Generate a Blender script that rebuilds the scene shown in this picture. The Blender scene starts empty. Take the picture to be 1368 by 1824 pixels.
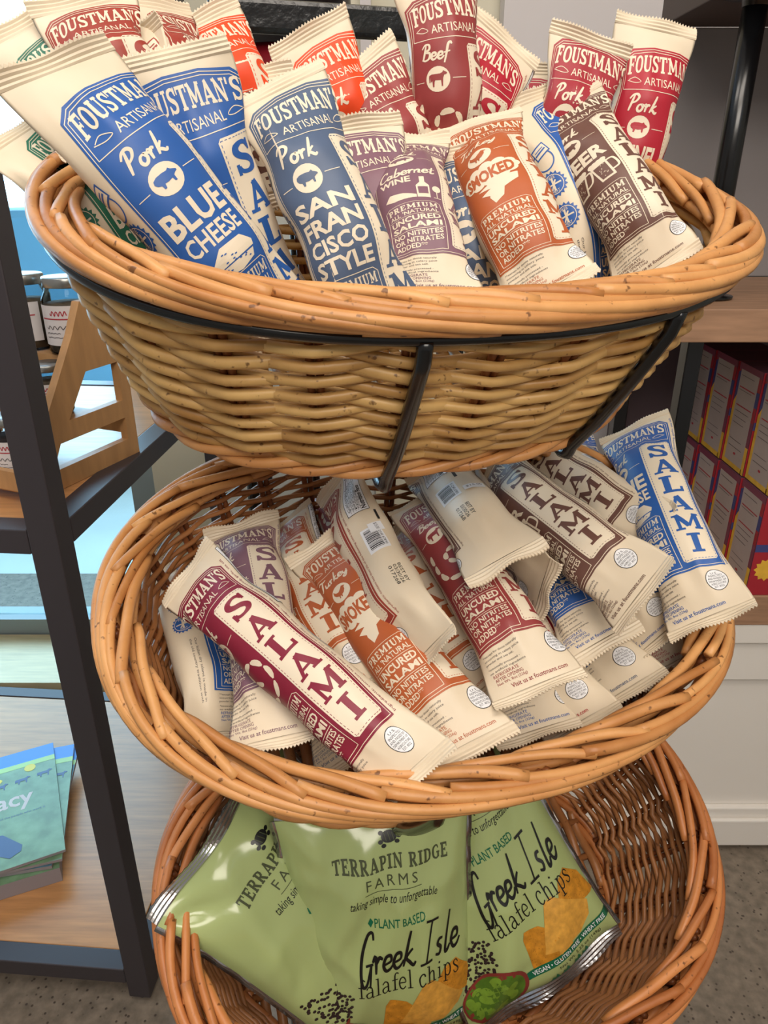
import bpy, bmesh, math, random
import numpy as np
from mathutils import Vector, Matrix
from mathutils.geometry import tessellate_polygon

# ------------------------------------------------------------------ camera, world, lights, exposure
SC = bpy.context.scene
COL = SC.collection
PITCH = math.radians(24.4)
EYE = np.array([0.0, 0.0, 1.45])
FOCAL = 1320.0
cam_d = bpy.data.cameras.new('camera')
cam_d.sensor_fit = 'VERTICAL'
cam_d.sensor_height = 36.0
cam_d.lens = FOCAL / 1824.0 * 36.0
cam_d.clip_start = 0.02
cam_o = bpy.data.objects.new('camera', cam_d)
cam_o.location = EYE
cam_o.rotation_euler = (math.pi / 2 - PITCH, 0, 0)
COL.objects.link(cam_o)
SC.camera = cam_o
SC.view_settings.view_transform = 'Standard'
SC.view_settings.look = 'None'
SC.view_settings.gamma = 1.0
SC.view_settings.use_curve_mapping = False
SC.view_settings.exposure = 0.0
try:
    SC.cycles.use_denoising = True
    SC.cycles.max_bounces = 6
    SC.cycles.transparent_max_bounces = 12
except Exception:
    pass

w = bpy.data.worlds.new('sky')
SC.world = w
w.use_nodes = True
nt = w.node_tree
nt.nodes.clear()
out = nt.nodes.new('ShaderNodeOutputWorld')
bg = nt.nodes.new('ShaderNodeBackground')
tc = nt.nodes.new('ShaderNodeTexCoord')
sep = nt.nodes.new('ShaderNodeSeparateXYZ')
ramp = nt.nodes.new('ShaderNodeValToRGB')
nt.links.new(tc.outputs['Generated'], sep.inputs[0])
nt.links.new(sep.outputs['Y'], ramp.inputs[0])
ramp.color_ramp.elements[0].position = 0.35
ramp.color_ramp.elements[0].color = (0.30, 0.275, 0.25, 1)
ramp.color_ramp.elements[1].position = 0.75
ramp.color_ramp.elements[1].color = (5.5, 8.2, 11.0, 1)
nt.links.new(ramp.outputs[0], bg.inputs[0])
bg.inputs[1].default_value = 1.0
nt.links.new(bg.outputs[0], out.inputs[0])

def area(name, loc, target, sx, sy, power, color):
    d = bpy.data.lights.new(name, 'AREA')
    d.shape = 'RECTANGLE'
    d.size, d.size_y = sx, sy
    d.energy = power
    d.color = color
    o = bpy.data.objects.new(name, d)
    o.location = loc
    v = Vector(target) - Vector(loc)
    o.rotation_euler = v.to_track_quat('-Z', 'Y').to_euler()
    COL.objects.link(o)
    return o
area('ceiling_and_fill_light', (0.2, -0.2, 2.9), (0.1, 0.5, 1.2), 1.2, 0.6, 17, (1.0, 0.90, 0.79))
area('ceiling_and_fill_light', (0.4, -1.4, 2.78), (0.1, 0.5, 1.2), 1.6, 0.8, 38, (1.0, 0.91, 0.80))  # added frontal fill from behind the camera, brightens the basket fronts
area('ceiling_and_fill_light', (-0.9, 0.4, 2.9), (-0.5, 0.9, 1.0), 0.8, 0.4, 8, (1.0, 0.92, 0.82))

# ------------------------------------------------------------------ helpers
rng = random.Random(7)

def lin(c):
    r = []
    for v in c[:3]:
        v = v / 255.0
        r.append(v / 12.92 if v <= 0.04045 else ((v + 0.055) / 1.055) ** 2.4)
    return tuple(r) + (1.0,)

def mat(name, rgb, rough=0.5, metal=0.0, var=0.0, scale=20.0, bump=0.0, bscale=80.0, spec=0.5, coat=0.0, stretch=None, tint=None, alpha=None):
    m = bpy.data.materials.new(name)
    m.use_nodes = True
    t = m.node_tree
    b = t.nodes['Principled BSDF']
    b.inputs['Base Color'].default_value = lin(rgb)
    b.inputs['Roughness'].default_value = rough
    b.inputs['Metallic'].default_value = metal
    b.inputs['Specular IOR Level'].default_value = spec
    b.inputs['Coat Weight'].default_value = coat
    tcn = t.nodes.new('ShaderNodeTexCoord')
    mp = t.nodes.new('ShaderNodeMapping')
    t.links.new(tcn.outputs['Object'], mp.inputs[0])
    if stretch:
        mp.inputs['Scale'].default_value = stretch
    if var > 0 or tint:
        n = t.nodes.new('ShaderNodeTexNoise')
        n.inputs['Scale'].default_value = scale
        n.inputs['Detail'].default_value = 5
        t.links.new(mp.outputs[0], n.inputs[0])
        mx = t.nodes.new('ShaderNodeMix')
        mx.data_type = 'RGBA'
        c = lin(rgb)
        mx.inputs[6].default_value = tuple(v * (1 - var) for v in c[:3]) + (1,)
        mx.inputs[7].default_value = tuple(min(1, v * (1 + var)) for v in c[:3]) + (1,)
        rm = t.nodes.new('ShaderNodeMapRange')
        rm.inputs[1].default_value = 0.3
        rm.inputs[2].default_value = 0.7
        t.links.new(n.outputs[0], rm.inputs[0])
        t.links.new(rm.outputs[0], mx.inputs[0])
        t.links.new(mx.outputs[2], b.inputs['Base Color'])
    if bump > 0:
        n2 = t.nodes.new('ShaderNodeTexNoise')
        n2.inputs['Scale'].default_value = bscale
        n2.inputs['Detail'].default_value = 4
        t.links.new(mp.outputs[0], n2.inputs[0])
        bp = t.nodes.new('ShaderNodeBump')
        bp.inputs['Strength'].default_value = bump
        bp.inputs['Distance'].default_value = 0.002
        t.links.new(n2.outputs[0], bp.inputs['Height'])
        t.links.new(bp.outputs[0], b.inputs['Normal'])
    return m

def emit(name, rgb, s):
    m = bpy.data.materials.new(name)
    m.use_nodes = True
    b = m.node_tree.nodes['Principled BSDF']
    b.inputs['Base Color'].default_value = (0, 0, 0, 1)
    b.inputs['Emission Color'].default_value = lin(rgb)
    b.inputs['Emission Strength'].default_value = s
    return m

def glass_mat(name, tintc=(235, 245, 245), refl=0.12):
    m = bpy.data.materials.new(name)
    m.use_nodes = True
    t = m.node_tree
    t.nodes.clear()
    o = t.nodes.new('ShaderNodeOutputMaterial')
    tr = t.nodes.new('ShaderNodeBsdfTransparent')
    tr.inputs[0].default_value = lin(tintc)
    gl = t.nodes.new('ShaderNodeBsdfGlossy')
    gl.inputs['Roughness'].default_value = 0.03
    fr = t.nodes.new('ShaderNodeLayerWeight')
    fr.inputs[0].default_value = refl
    mx = t.nodes.new('ShaderNodeMixShader')
    t.links.new(fr.outputs['Fresnel'], mx.inputs[0])
    t.links.new(tr.outputs[0], mx.inputs[1])
    t.links.new(gl.outputs[0], mx.inputs[2])
    t.links.new(mx.outputs[0], o.inputs[0])
    return m

class MB:
    """collects shapes into one mesh"""
    def __init__(s):
        s.v, s.f, s.m, s.t = [], [], [], []
        s.n = 0
    def add(s, verts, faces, mi=0, tint=0.5):
        verts = np.asarray(verts, float)
        s.v.append(verts)
        s.f.extend([tuple(i + s.n for i in fc) for fc in faces])
        s.m.extend([mi] * len(faces))
        s.t.append(np.full(len(verts), tint))
        s.n += len(verts)
    def box(s, x0, x1, y0, y1, z0, z1, mi=0, M=None):
        v = np.array([(x, y, z) for z in (z0, z1) for y in (y0, y1) for x in (x0, x1)], float)
        if M is not None:
            v = v @ M[0].T + M[1]
        s.add(v, [(0, 2, 3, 1), (4, 5, 7, 6), (0, 1, 5, 4), (2, 6, 7, 3), (0, 4, 6, 2), (1, 3, 7, 5)], mi)
    def tube(s, pts, r, sides=8, closed=False, mi=0, tint=0.5, caps=True, flat=1.0):
        P = np.asarray(pts, float)
        n = len(P)
        r = np.broadcast_to(np.asarray(r, float), (n,))
        if closed:
            T = np.roll(P, -1, 0) - np.roll(P, 1, 0)
        else:
            T = np.gradient(P, axis=0)
        T /= np.linalg.norm(T, axis=1)[:, None] + 1e-12
        ref = np.array([0, 0, 1.0])
        if abs(T[0] @ ref) > 0.9:
            ref = np.array([1.0, 0, 0])
        N = np.zeros_like(P)
        nn = ref - T[0] * (ref @ T[0])
        nn /= np.linalg.norm(nn)
        N[0] = nn
        for i in range(1, n):
            nn = N[i - 1] - T[i] * (N[i - 1] @ T[i])
            nn /= np.linalg.norm(nn) + 1e-12
            N[i] = nn
        Bn = np.cross(T, N)
        a = np.linspace(0, 2 * np.pi, sides, endpoint=False)
        V = P[:, None, :] + r[:, None, None] * (np.cos(a)[None, :, None] * N[:, None, :] * flat + np.sin(a)[None, :, None] * Bn[:, None, :])
        V = V.reshape(-1, 3)
        F = []
        for i in range(n if closed else n - 1):
            j = (i + 1) % n
            for k in range(sides):
                l = (k + 1) % sides
                F.append((i * sides + k, i * sides + l, j * sides + l, j * sides + k))
        if caps and not closed:
            F.append(tuple(range(sides))[::-1])
            F.append(tuple((n - 1) * sides + k for k in range(sides)))
        s.add(V, F, mi, tint)
    def lathe(s, prof, center=(0, 0, 0), seg=28, mi=0):
        prof = np.asarray(prof, float)
        a = np.linspace(0, 2 * np.pi, seg, endpoint=False)
        V = np.stack([prof[:, 0][:, None] * np.cos(a), prof[:, 0][:, None] * np.sin(a), np.repeat(prof[:, 1][:, None], seg, 1)], -1).reshape(-1, 3) + np.asarray(center)
        F = []
        for i in range(len(prof) - 1):
            for k in range(seg):
                l = (k + 1) % seg
                F.append((i * seg + k, i * seg + l, (i + 1) * seg + l, (i + 1) * seg + k))
        s.add(V, F, mi)
    def grid(s, G, wrap=False, mi=0):
        nv, nu = G.shape[:2]
        F = []
        for i in range(nv - 1):
            for k in range(nu if wrap else nu - 1):
                l = (k + 1) % nu
                F.append((i * nu + k, i * nu + l, (i + 1) * nu + l, (i + 1) * nu + k))
        s.add(G.reshape(-1, 3), F, mi)
    def build(s, name, mats, parent=None, smooth=True, bevel=0.0):
        me = bpy.data.meshes.new(name)
        V = np.concatenate(s.v) if s.v else np.zeros((0, 3))
        me.from_pydata(V.tolist(), [], s.f)
        if not isinstance(mats, (list, tuple)):
            mats = [mats]
        for m in mats:
            me.materials.append(m)
        if len(mats) > 1:
            me.polygons.foreach_set('material_index', s.m)
        at = me.attributes.new('tint', 'FLOAT', 'POINT')
        at.data.foreach_set('value', np.concatenate(s.t))
        if smooth:
            me.polygons.foreach_set('use_smooth', [True] * len(me.polygons))
        me.update()
        o = bpy.data.objects.new(name, me)
        COL.objects.link(o)
        if parent is not None:
            o.parent = parent
            # parents are empties without rotation or scale: keep world coordinates
            o.matrix_parent_inverse = Matrix.Translation(-Vector(world_loc(parent)))
        if bevel > 0:
            md = o.modifiers.new('bevel', 'BEVEL')
            md.width = bevel
            md.segments = 2
            md.limit_method = 'ANGLE'
            md.harden_normals = False
        return o

def world_loc(o):
    l = Vector(o.location)
    # meshes that act as parents carry world coordinates and sit at the origin of their own parent
    if o.type == 'MESH':
        return Vector((0, 0, 0))
    return l

def thing(name, label, cat, loc=(0, 0, 0), group=None):
    o = bpy.data.objects.new(name, None)
    COL.objects.link(o)
    o.empty_display_size = 0.02
    o.location = tuple(float(x) for x in loc)
    o['label'] = label
    o['category'] = cat
    if group:
        o['group'] = group
    return o

def struct(o):
    o['kind'] = 'structure'
    return o

def boxobj(name, x0, x1, y0, y1, z0, z1, m, parent=None, bevel=0.0, M=None):
    b = MB()
    b.box(x0, x1, y0, y1, z0, z1, 0, M)
    return b.build(name, m, parent, smooth=False, bevel=bevel)

def yawM(deg, origin):
    a = math.radians(deg)
    return (np.array([[math.cos(a), -math.sin(a), 0], [math.sin(a), math.cos(a), 0], [0, 0, 1]]), np.asarray(origin, float))

def pix_ray(px, py):
    a = (px - 684) / FOCAL
    b = (912 - py) / FOCAL
    return np.array([a, math.cos(PITCH) + b * math.sin(PITCH), -math.sin(PITCH) + b * math.cos(PITCH)])

# ------------------------------------------------------------------ materials
def wicker_mat(name, c0, c1):
    m = bpy.data.materials.new(name)
    m.use_nodes = True
    t = m.node_tree
    b = t.nodes['Principled BSDF']
    at = t.nodes.new('ShaderNodeAttribute')
    at.attribute_name = 'tint'
    tcn = t.nodes.new('ShaderNodeTexCoord')
    n = t.nodes.new('ShaderNodeTexNoise')
    n.inputs['Scale'].default_value = 35
    n.inputs['Detail'].default_value = 4
    t.links.new(tcn.outputs['Object'], n.inputs[0])
    ad = t.nodes.new('ShaderNodeMath')
    ad.operation = 'ADD'
    sb = t.nodes.new('ShaderNodeMath')
    sb.operation = 'SUBTRACT'
    sb.inputs[1].default_value = 0.5
    t.links.new(n.outputs[0], sb.inputs[0])
    t.links.new(at.outputs['Fac'], ad.inputs[0])
    t.links.new(sb.outputs[0], ad.inputs[1])
    r = t.nodes.new('ShaderNodeValToRGB')
    r.color_ramp.elements[0].color = lin(c0)
    r.color_ramp.elements[1].color = lin(c1)
    t.links.new(ad.outputs[0], r.inputs[0])
    # small dark specks and knots of the willow
    n2 = t.nodes.new('ShaderNodeTexNoise')
    n2.inputs['Scale'].default_value = 190
    n2.inputs['Detail'].default_value = 2
    t.links.new(tcn.outputs['Object'], n2.inputs[0])
    r2 = t.nodes.new('ShaderNodeValToRGB')
    r2.color_ramp.elements[0].position = 0.66
    r2.color_ramp.elements[0].color = (0, 0, 0, 1)
    r2.color_ramp.elements[1].position = 0.74
    r2.color_ramp.elements[1].color = (0.8, 0.8, 0.8, 1)
    t.links.new(n2.outputs[0], r2.inputs[0])
    mx = t.nodes.new('ShaderNodeMix')
    mx.data_type = 'RGBA'
    t.links.new(r2.outputs[0], mx.inputs[0])
    t.links.new(r.outputs[0], mx.inputs[6])
    mx.inputs[7].default_value = lin((88, 48, 20))
    t.links.new(mx.outputs[2], b.inputs['Base Color'])
    b.inputs['Roughness'].default_value = 0.42
    bp = t.nodes.new('ShaderNodeBump')
    bp.inputs['Strength'].default_value = 0.25
    bp.inputs['Distance'].default_value = 0.001
    t.links.new(n2.outputs[0], bp.inputs['Height'])
    t.links.new(bp.outputs[0], b.inputs['Normal'])
    return m

M_WICK = wicker_mat('honey willow', (162, 114, 56), (226, 184, 116))
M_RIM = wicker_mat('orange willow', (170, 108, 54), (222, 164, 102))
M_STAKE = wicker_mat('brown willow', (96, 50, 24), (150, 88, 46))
M_WICKD = wicker_mat('shaded brown willow', (126, 76, 40), (182, 122, 72))  # darker copy of the willow: shade on the lower tiers put into the colour
M_RIMD = wicker_mat('shaded reddish willow', (160, 92, 46), (208, 136, 78))  # lowest border: same willow, with the shade put into its colour
M_BLACK = mat('black enamel', (14, 14, 16), 0.22, 0.0, spec=0.6)
M_BLACKBAR = mat('hammered black enamel', (14, 14, 16), 0.25, 0.0, bump=0.5, bscale=90, spec=0.6)
M_CREAM = mat('cream film', (228, 212, 186), 0.42, var=0.02, scale=30, spec=0.4)
M_PCREAM = mat('print cream', (234, 220, 196), 0.45, spec=0.4)
M_PWHITE = mat('print white', (236, 236, 238), 0.45, spec=0.4)
M_PBLACK = mat('print black', (34, 32, 34), 0.5, spec=0.4)
M_PGREY = mat('print grey', (92, 84, 84), 0.5, spec=0.4)
INKS = {
    'blue': (46, 94, 168), 'navy': (84, 100, 128), 'mauve': (130, 94, 108), 'copper': (184, 96, 54),
    'brown': (108, 74, 64), 'beef': (150, 62, 62), 'orange': (236, 76, 34), 'crimson': (176, 34, 52), 'rose': (164, 50, 60),
    'rust': (160, 64, 52), 'green': (44, 112, 88), 'burgundy': (134, 36, 58),
}
M_INK = {k: mat('print ' + k, v, 0.42, var=0.04, scale=60, spec=0.4) for k, v in INKS.items()}
# ------------------------------------------------------------------ flat artwork (lettering and pictures printed on the bags)
_TXT = {}
def text_mesh(s, bold=0.0, shear=0.0, spacing=1.0):
    key = (s, bold, shear, spacing)
    if key in _TXT:
        return _TXT[key]
    cu = bpy.data.curves.new('txt', 'FONT')
    cu.body = s
    cu.offset = bold
    cu.shear = shear
    cu.space_character = spacing
    cu.resolution_u = 2
    cu.fill_mode = 'BOTH'
    ob = bpy.data.objects.new('txt', cu)
    COL.objects.link(ob)
    dg = bpy.context.evaluated_depsgraph_get()
    me = ob.evaluated_get(dg).to_mesh()
    V = np.array([v.co[:2] for v in me.vertices]).reshape(-1, 2)
    F = [tuple(p.vertices) for p in me.polygons]
    ob.evaluated_get(dg).to_mesh_clear()
    bpy.data.objects.remove(ob)
    bpy.data.curves.remove(cu)
    _TXT[key] = (V, F)
    return V, F

def smooth_line(pts, k=5, closed=False):
    P = [np.array(p, float) for p in pts]
    n = len(P)
    if n < 3:
        return np.array(P)
    o = []
    rngi = range(n if closed else n - 1)
    for i in rngi:
        if closed:
            a, b, c, d = P[(i - 1) % n], P[i], P[(i + 1) % n], P[(i + 2) % n]
        else:
            a, b, c, d = P[max(i - 1, 0)], P[i], P[i + 1], P[min(i + 2, n - 1)]
        for j in range(k):
            t = j / k
            o.append(0.5 * ((2 * b) + (c - a) * t + (2 * a - 5 * b + 4 * c - d) * t * t + (3 * b - a - 3 * c + d) * t ** 3))
    if not closed:
        o.append(P[-1])
    return np.array(o)

def ribbon(pts, w, closed=False):
    P = np.asarray(pts, float)
    n = len(P)
    w = np.broadcast_to(np.asarray(w, float), (n,))
    if closed:
        T = np.roll(P, -1, 0) - np.roll(P, 1, 0)
    else:
        T = np.gradient(P, axis=0)
    T /= np.linalg.norm(T, axis=1)[:, None] + 1e-9
    Nn = np.stack([-T[:, 1], T[:, 0]], 1)
    V = np.concatenate([P + Nn * w[:, None] / 2, P - Nn * w[:, None] / 2])
    F = []
    for i in range(n if closed else n - 1):
        j = (i + 1) % n
        F.append((i, j, n + j, n + i))
    return V, F

Sx = {  # slab serif capitals: strokes (points, width, smooth)
    'I': (.5, [([(.25, 0), (.25, 1)], .24, 0), ([(0, .06), (.5, .06)], .12, 0), ([(0, .94), (.5, .94)], .12, 0)]),
    'L': (.74, [([(.2, 0), (.2, 1)], .23, 0), ([(0, .94), (.42, .94)], .12, 0), ([(0, .07), (.74, .07)], .14, 0), ([(.68, 0), (.68, .32)], .11, 0)]),
    'A': (.98, [([(.16, .05), (.48, 1)], .13, 0), ([(.46, 1), (.8, .05)], .24, 0), ([(.25, .3), (.7, .3)], .11, 0), ([(0, .06), (.32, .06)], .12, 0), ([(.58, .06), (.98, .06)], .12, 0)]),
    'M': (1.15, [([(.18, 0), (.18, 1)], .13, 0), ([(.95, 0), (.95, 1)], .23, 0), ([(.16, 1), (.54, .2)], .22, 0), ([(.54, .2), (.95, 1)], .12, 0), ([(0, .06), (.36, .06)], .12, 0), ([(.76, .06), (1.15, .06)], .12, 0), ([(0, .94), (.25, .94)], .12, 0), ([(.9, .94), (1.15, .94)], .12, 0)]),
    'S': (.74, [([(.64, .74), (.57, .9), (.38, .94), (.17, .86), (.13, .7), (.25, .56), (.48, .45), (.61, .3), (.56, .13), (.36, .06), (.16, .11), (.09, .27)], [.1, .14, .13, .2, .22, .2, .22, .22, .2, .13, .13, .1], 1), ([(.67, .66), (.67, 1)], .1, 0), ([(.06, 0), (.06, .34)], .1, 0)]),
    'T': (.84, [([(.42, 0), (.42, 1)], .23, 0), ([(0, .93), (.84, .93)], .14, 0), ([(.05, 1), (.05, .68)], .1, 0), ([(.79, 1), (.79, .68)], .1, 0), ([(.22, .06), (.62, .06)], .12, 0)]),
    'O': (.84, [([(.42, .94), (.17, .8), (.11, .5), (.17, .2), (.42, .06), (.67, .2), (.73, .5), (.67, .8)], [.12, .19, .23, .19, .12, .19, .23, .19], 2)]),
    'U': (.86, [([(.18, 1), (.18, .32), (.25, .12), (.44, .06), (.62, .12), (.69, .32), (.69, 1)], [.23, .23, .2, .14, .13, .13, .13], 0), ([(0, .94), (.36, .94)], .12, 0), ([(.52, .94), (.86, .94)], .12, 0)]),
    'N': (.96, [([(.17, 0), (.17, 1)], .12, 0), ([(.8, 0), (.8, 1)], .12, 0), ([(.15, 1), (.8, .04)], .22, 0), ([(0, .06), (.34, .06)], .12, 0), ([(.62, .94), (.96, .94)], .12, 0), ([(0, .94), (.2, .94)], .12, 0)]),
    'F': (.72, [([(.2, 0), (.2, 1)], .23, 0), ([(0, .93), (.7, .93)], .14, 0), ([(.2, .52), (.5, .52)], .12, 0), ([(0, .06), (.44, .06)], .12, 0), ([(.65, 1), (.65, .68)], .1, 0), ([(.5, .4), (.5, .64)], .09, 0)]),
    'E': (.76, [([(.2, 0), (.2, 1)], .23, 0), ([(0, .93), (.7, .93)], .14, 0), ([(.2, .52), (.5, .52)], .12, 0), ([(0, .07), (.74, .07)], .14, 0), ([(.65, 1), (.65, .7)], .1, 0), ([(.69, 0), (.69, .3)], .1, 0), ([(.5, .4), (.5, .64)], .09, 0)]),
    'P': (.74, [([(.2, 0), (.2, 1)], .23, 0), ([(0, .06), (.42, .06)], .12, 0), ([(0, .93), (.44, .93), (.6, .86), (.63, .7), (.58, .54), (.44, .46), (.2, .46)], [.13, .13, .2, .23, .2, .13, .12], 0)]),
    'R': (.86, [([(.2, 0), (.2, 1)], .23, 0), ([(0, .06), (.4, .06)], .12, 0), ([(0, .93), (.44, .93), (.6, .87), (.63, .72), (.58, .57), (.44, .5), (.2, .5)], [.13, .13, .2, .23, .2, .13, .12], 0), ([(.4, .5), (.74, .03)], .22, 0), ([(.6, .05), (.86, .05)], .1, 0)]),
    'D': (.84, [([(.2, 0), (.2, 1)], .23, 0), ([(0, .93), (.4, .93), (.64, .8), (.71, .5), (.64, .2), (.4, .07), (0, .07)], [.13, .13, .19, .23, .19, .13, .13], 0)]),
    'G': (.86, [([(.7, .72), (.6, .9), (.42, .94), (.18, .8), (.12, .5), (.18, .2), (.42, .06), (.6, .1), (.7, .26)], [.1, .13, .12, .19, .23, .19, .12, .13, .14], 1), ([(.7, .1), (.7, .46)], .2, 0), ([(.5, .46), (.86, .46)], .11, 0)]),
    "'": (.24, [([(.12, 1), (.08, .7)], .14, 0)]),
    ' ': (.45, []),
}
Sl = {  # light serif lower case
    'f': (.42, [([(.25, 0), (.25, .7), (.28, .92), (.38, 1), (.5, .94)], [.09, .09, .08, .06, .06], 1), ([(.08, .62), (.44, .62)], .05, 0), ([(.1, .02), (.42, .02)], .045, 0)]),
    'a': (.58, [([(.1, .52), (.24, .66), (.4, .6), (.44, .42), (.44, .12), (.5, .02), (.6, .06)], [.06, .06, .07, .09, .09, .06, .05], 1), ([(.44, .38), (.2, .33), (.09, .18), (.18, .02), (.34, .06), (.44, .2)], [.05, .06, .09, .06, .05, .05], 1)]),
    'l': (.36, [([(.2, 0), (.2, 1)], .09, 0), ([(.04, .02), (.36, .02)], .045, 0), ([(.06, .98), (.2, .98)], .045, 0)]),
    'e': (.52, [([(.09, .36), (.46, .36), (.42, .57), (.28, .66), (.13, .55), (.08, .33), (.14, .09), (.3, .0), (.47, .14)], [.05, .05, .08, .06, .08, .09, .08, .06, .05], 1)]),
    'c': (.5, [([(.44, .5), (.4, .63), (.26, .66), (.11, .52), (.08, .33), (.13, .1), (.28, 0), (.46, .14)], [.09, .08, .06, .08, .09, .08, .06, .05], 1)]),
    'h': (.66, [([(.17, 0), (.17, 1)], .09, 0), ([(.17, .44), (.28, .62), (.42, .62), (.48, .46), (.48, 0)], [.05, .06, .07, .09, .09], 1), ([(.02, .02), (.32, .02)], .045, 0), ([(.34, .02), (.64, .02)], .045, 0), ([(.04, .98), (.17, .98)], .045, 0)]),
    'i': (.36, [([(.19, 0), (.19, .64)], .09, 0), ([(.19, .84), (.19, .94)], .11, 0), ([(.04, .02), (.35, .02)], .045, 0), ([(.06, .62), (.19, .62)], .045, 0)]),
    'p': (.6, [([(.17, .64), (.17, -.3)], .09, 0), ([(.17, .48), (.32, .65), (.47, .55), (.51, .32), (.44, .08), (.3, 0), (.17, .12)], [.05, .06, .08, .09, .08, .06, .05], 1), ([(.02, -.29), (.34, -.29)], .045, 0), ([(.05, .62), (.17, .62)], .045, 0)]),
    's': (.46, [([(.38, .5), (.34, .62), (.22, .66), (.11, .55), (.16, .42), (.32, .28), (.4, .14), (.3, .01), (.15, .02), (.08, .16)], [.05, .06, .06, .08, .09, .09, .08, .06, .06, .05], 1)]),
    ' ': (.26, []),
}
Sc = {  # brush script
    'P': (.6, [[(.16, 0), (.24, .5), (.31, .97)], [(.04, .72), (.2, .95), (.45, 1.0), (.6, .84), (.5, .6), (.27, .47)]]),
    'o': (.42, [[(.3, .42), (.12, .38), (.05, .18), (.15, .02), (.3, .06), (.37, .25), (.28, .42), (.47, .36)]]),
    'r': (.34, [[(.0, .3), (.1, .44), (.12, .0)], [(.12, .25), (.22, .42), (.34, .38)]]),
    'k': (.46, [[(.06, 0), (.18, .5), (.28, 1.0)], [(.38, .46), (.16, .24), (.28, .1), (.42, 0), (.5, .1)]]),
    'B': (.62, [[(.16, 0), (.24, .5), (.3, .97)], [(.02, .75), (.22, 1), (.5, .97), (.54, .7), (.3, .54), (.58, .44), (.56, .13), (.33, .0), (.1, .1)]]),
    'e': (.38, [[(.05, .2), (.3, .26), (.3, .42), (.14, .42), (.05, .2), (.15, .02), (.3, .05), (.42, .2)]]),
    'f': (.32, [[(.42, .86), (.34, 1), (.22, .86), (.15, .3), (.07, -.25)], [(.0, .38), (.36, .46)]]),
    'T': (.52, [[(.0, .82), (.2, 1), (.5, .92), (.74, 1.02)], [(.38, .95), (.32, .5), (.2, .03), (.06, .05)]]),
    'u': (.46, [[(.05, .42), (.04, .1), (.18, .02), (.32, .22)], [(.37, .42), (.32, .08), (.42, .02), (.48, .1)]]),
    'y': (.44, [[(.05, .42), (.05, .15), (.18, .05), (.32, .25)], [(.38, .42), (.28, -.1), (.12, -.35), (.02, -.2), (.42, .12)]]),
    'C': (.56, [[(.56, .78), (.55, 1), (.3, .98), (.1, .6), (.09, .2), (.3, 0), (.56, .18)]]),
    'a': (.44, [[(.3, .38), (.12, .4), (.04, .18), (.14, .02), (.27, .12), (.34, .43), (.33, .08), (.46, .06)]]),
    'b': (.4, [[(.16, 1), (.06, .1), (.2, .0), (.34, .15), (.3, .38), (.12, .3)]]),
    'n': (.42, [[(.04, .42), (.05, 0)], [(.06, .25), (.2, .42), (.3, .35), (.29, .05), (.42, .05)]]),
    't': (.34, [[(.2, .82), (.13, .1), (.24, .0), (.36, .12)], [(.0, .48), (.36, .55)]]),
    'G': (.5, [[(.5, .84), (.46, 1.02), (.3, .95), (.13, .5), (.08, .0), (.16, -.3), (.3, -.22), (.42, .2)], [(.25, .2), (.5, .26)], [(.44, .24), (.4, -.34)]]),
    'I': (.5, [[(.16, 1), (.62, 1.04)], [(.38, 1), (.2, -.08)], [(-.02, -.1), (.44, -.04)]]),
    's': (.3, [[(.3, .42), (.16, .42), (.1, .3), (.24, .18), (.19, .02), (.03, .05)]]),
    'l': (.26, [[(.24, 1.05), (.1, .1), (.18, 0), (.3, .14)]]),
    ' ': (.3, []),
}
PIG = [(0, .55), (.04, .7), (.2, .79), (.45, .8), (.66, .77), (.76, .84), (.82, .73), (.92, .66), (1, .6), (1, .52), (.9, .48), (.8, .4), (.79, .14), (.71, .14), (.68, .34), (.5, .3), (.34, .32), (.3, .12), (.22, .12), (.19, .32), (.07, .4)]
COW = [(0, .62), (.02, .74), (.15, .8), (.62, .8), (.74, .86), (.8, .98), (.86, .92), (1, .84), (.98, .74), (.84, .7), (.78, .5), (.76, .02), (.69, .02), (.66, .4), (.34, .42), (.3, .3), (.28, .02), (.2, .02), (.18, .4), (.08, .3), (.07, .62), (.04, .3), (0, .3)]
BIRD = [(.06, .98), (.2, .72), (.4, .62), (.6, .78), (.74, .95), (.86, .88), (.97, .78), (.86, .74), (.84, .5), (.7, .28), (.56, .22), (.54, .04), (.48, .04), (.47, .22), (.4, .22), (.38, .04), (.32, .04), (.32, .26), (.14, .44), (.02, .66)]

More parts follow.
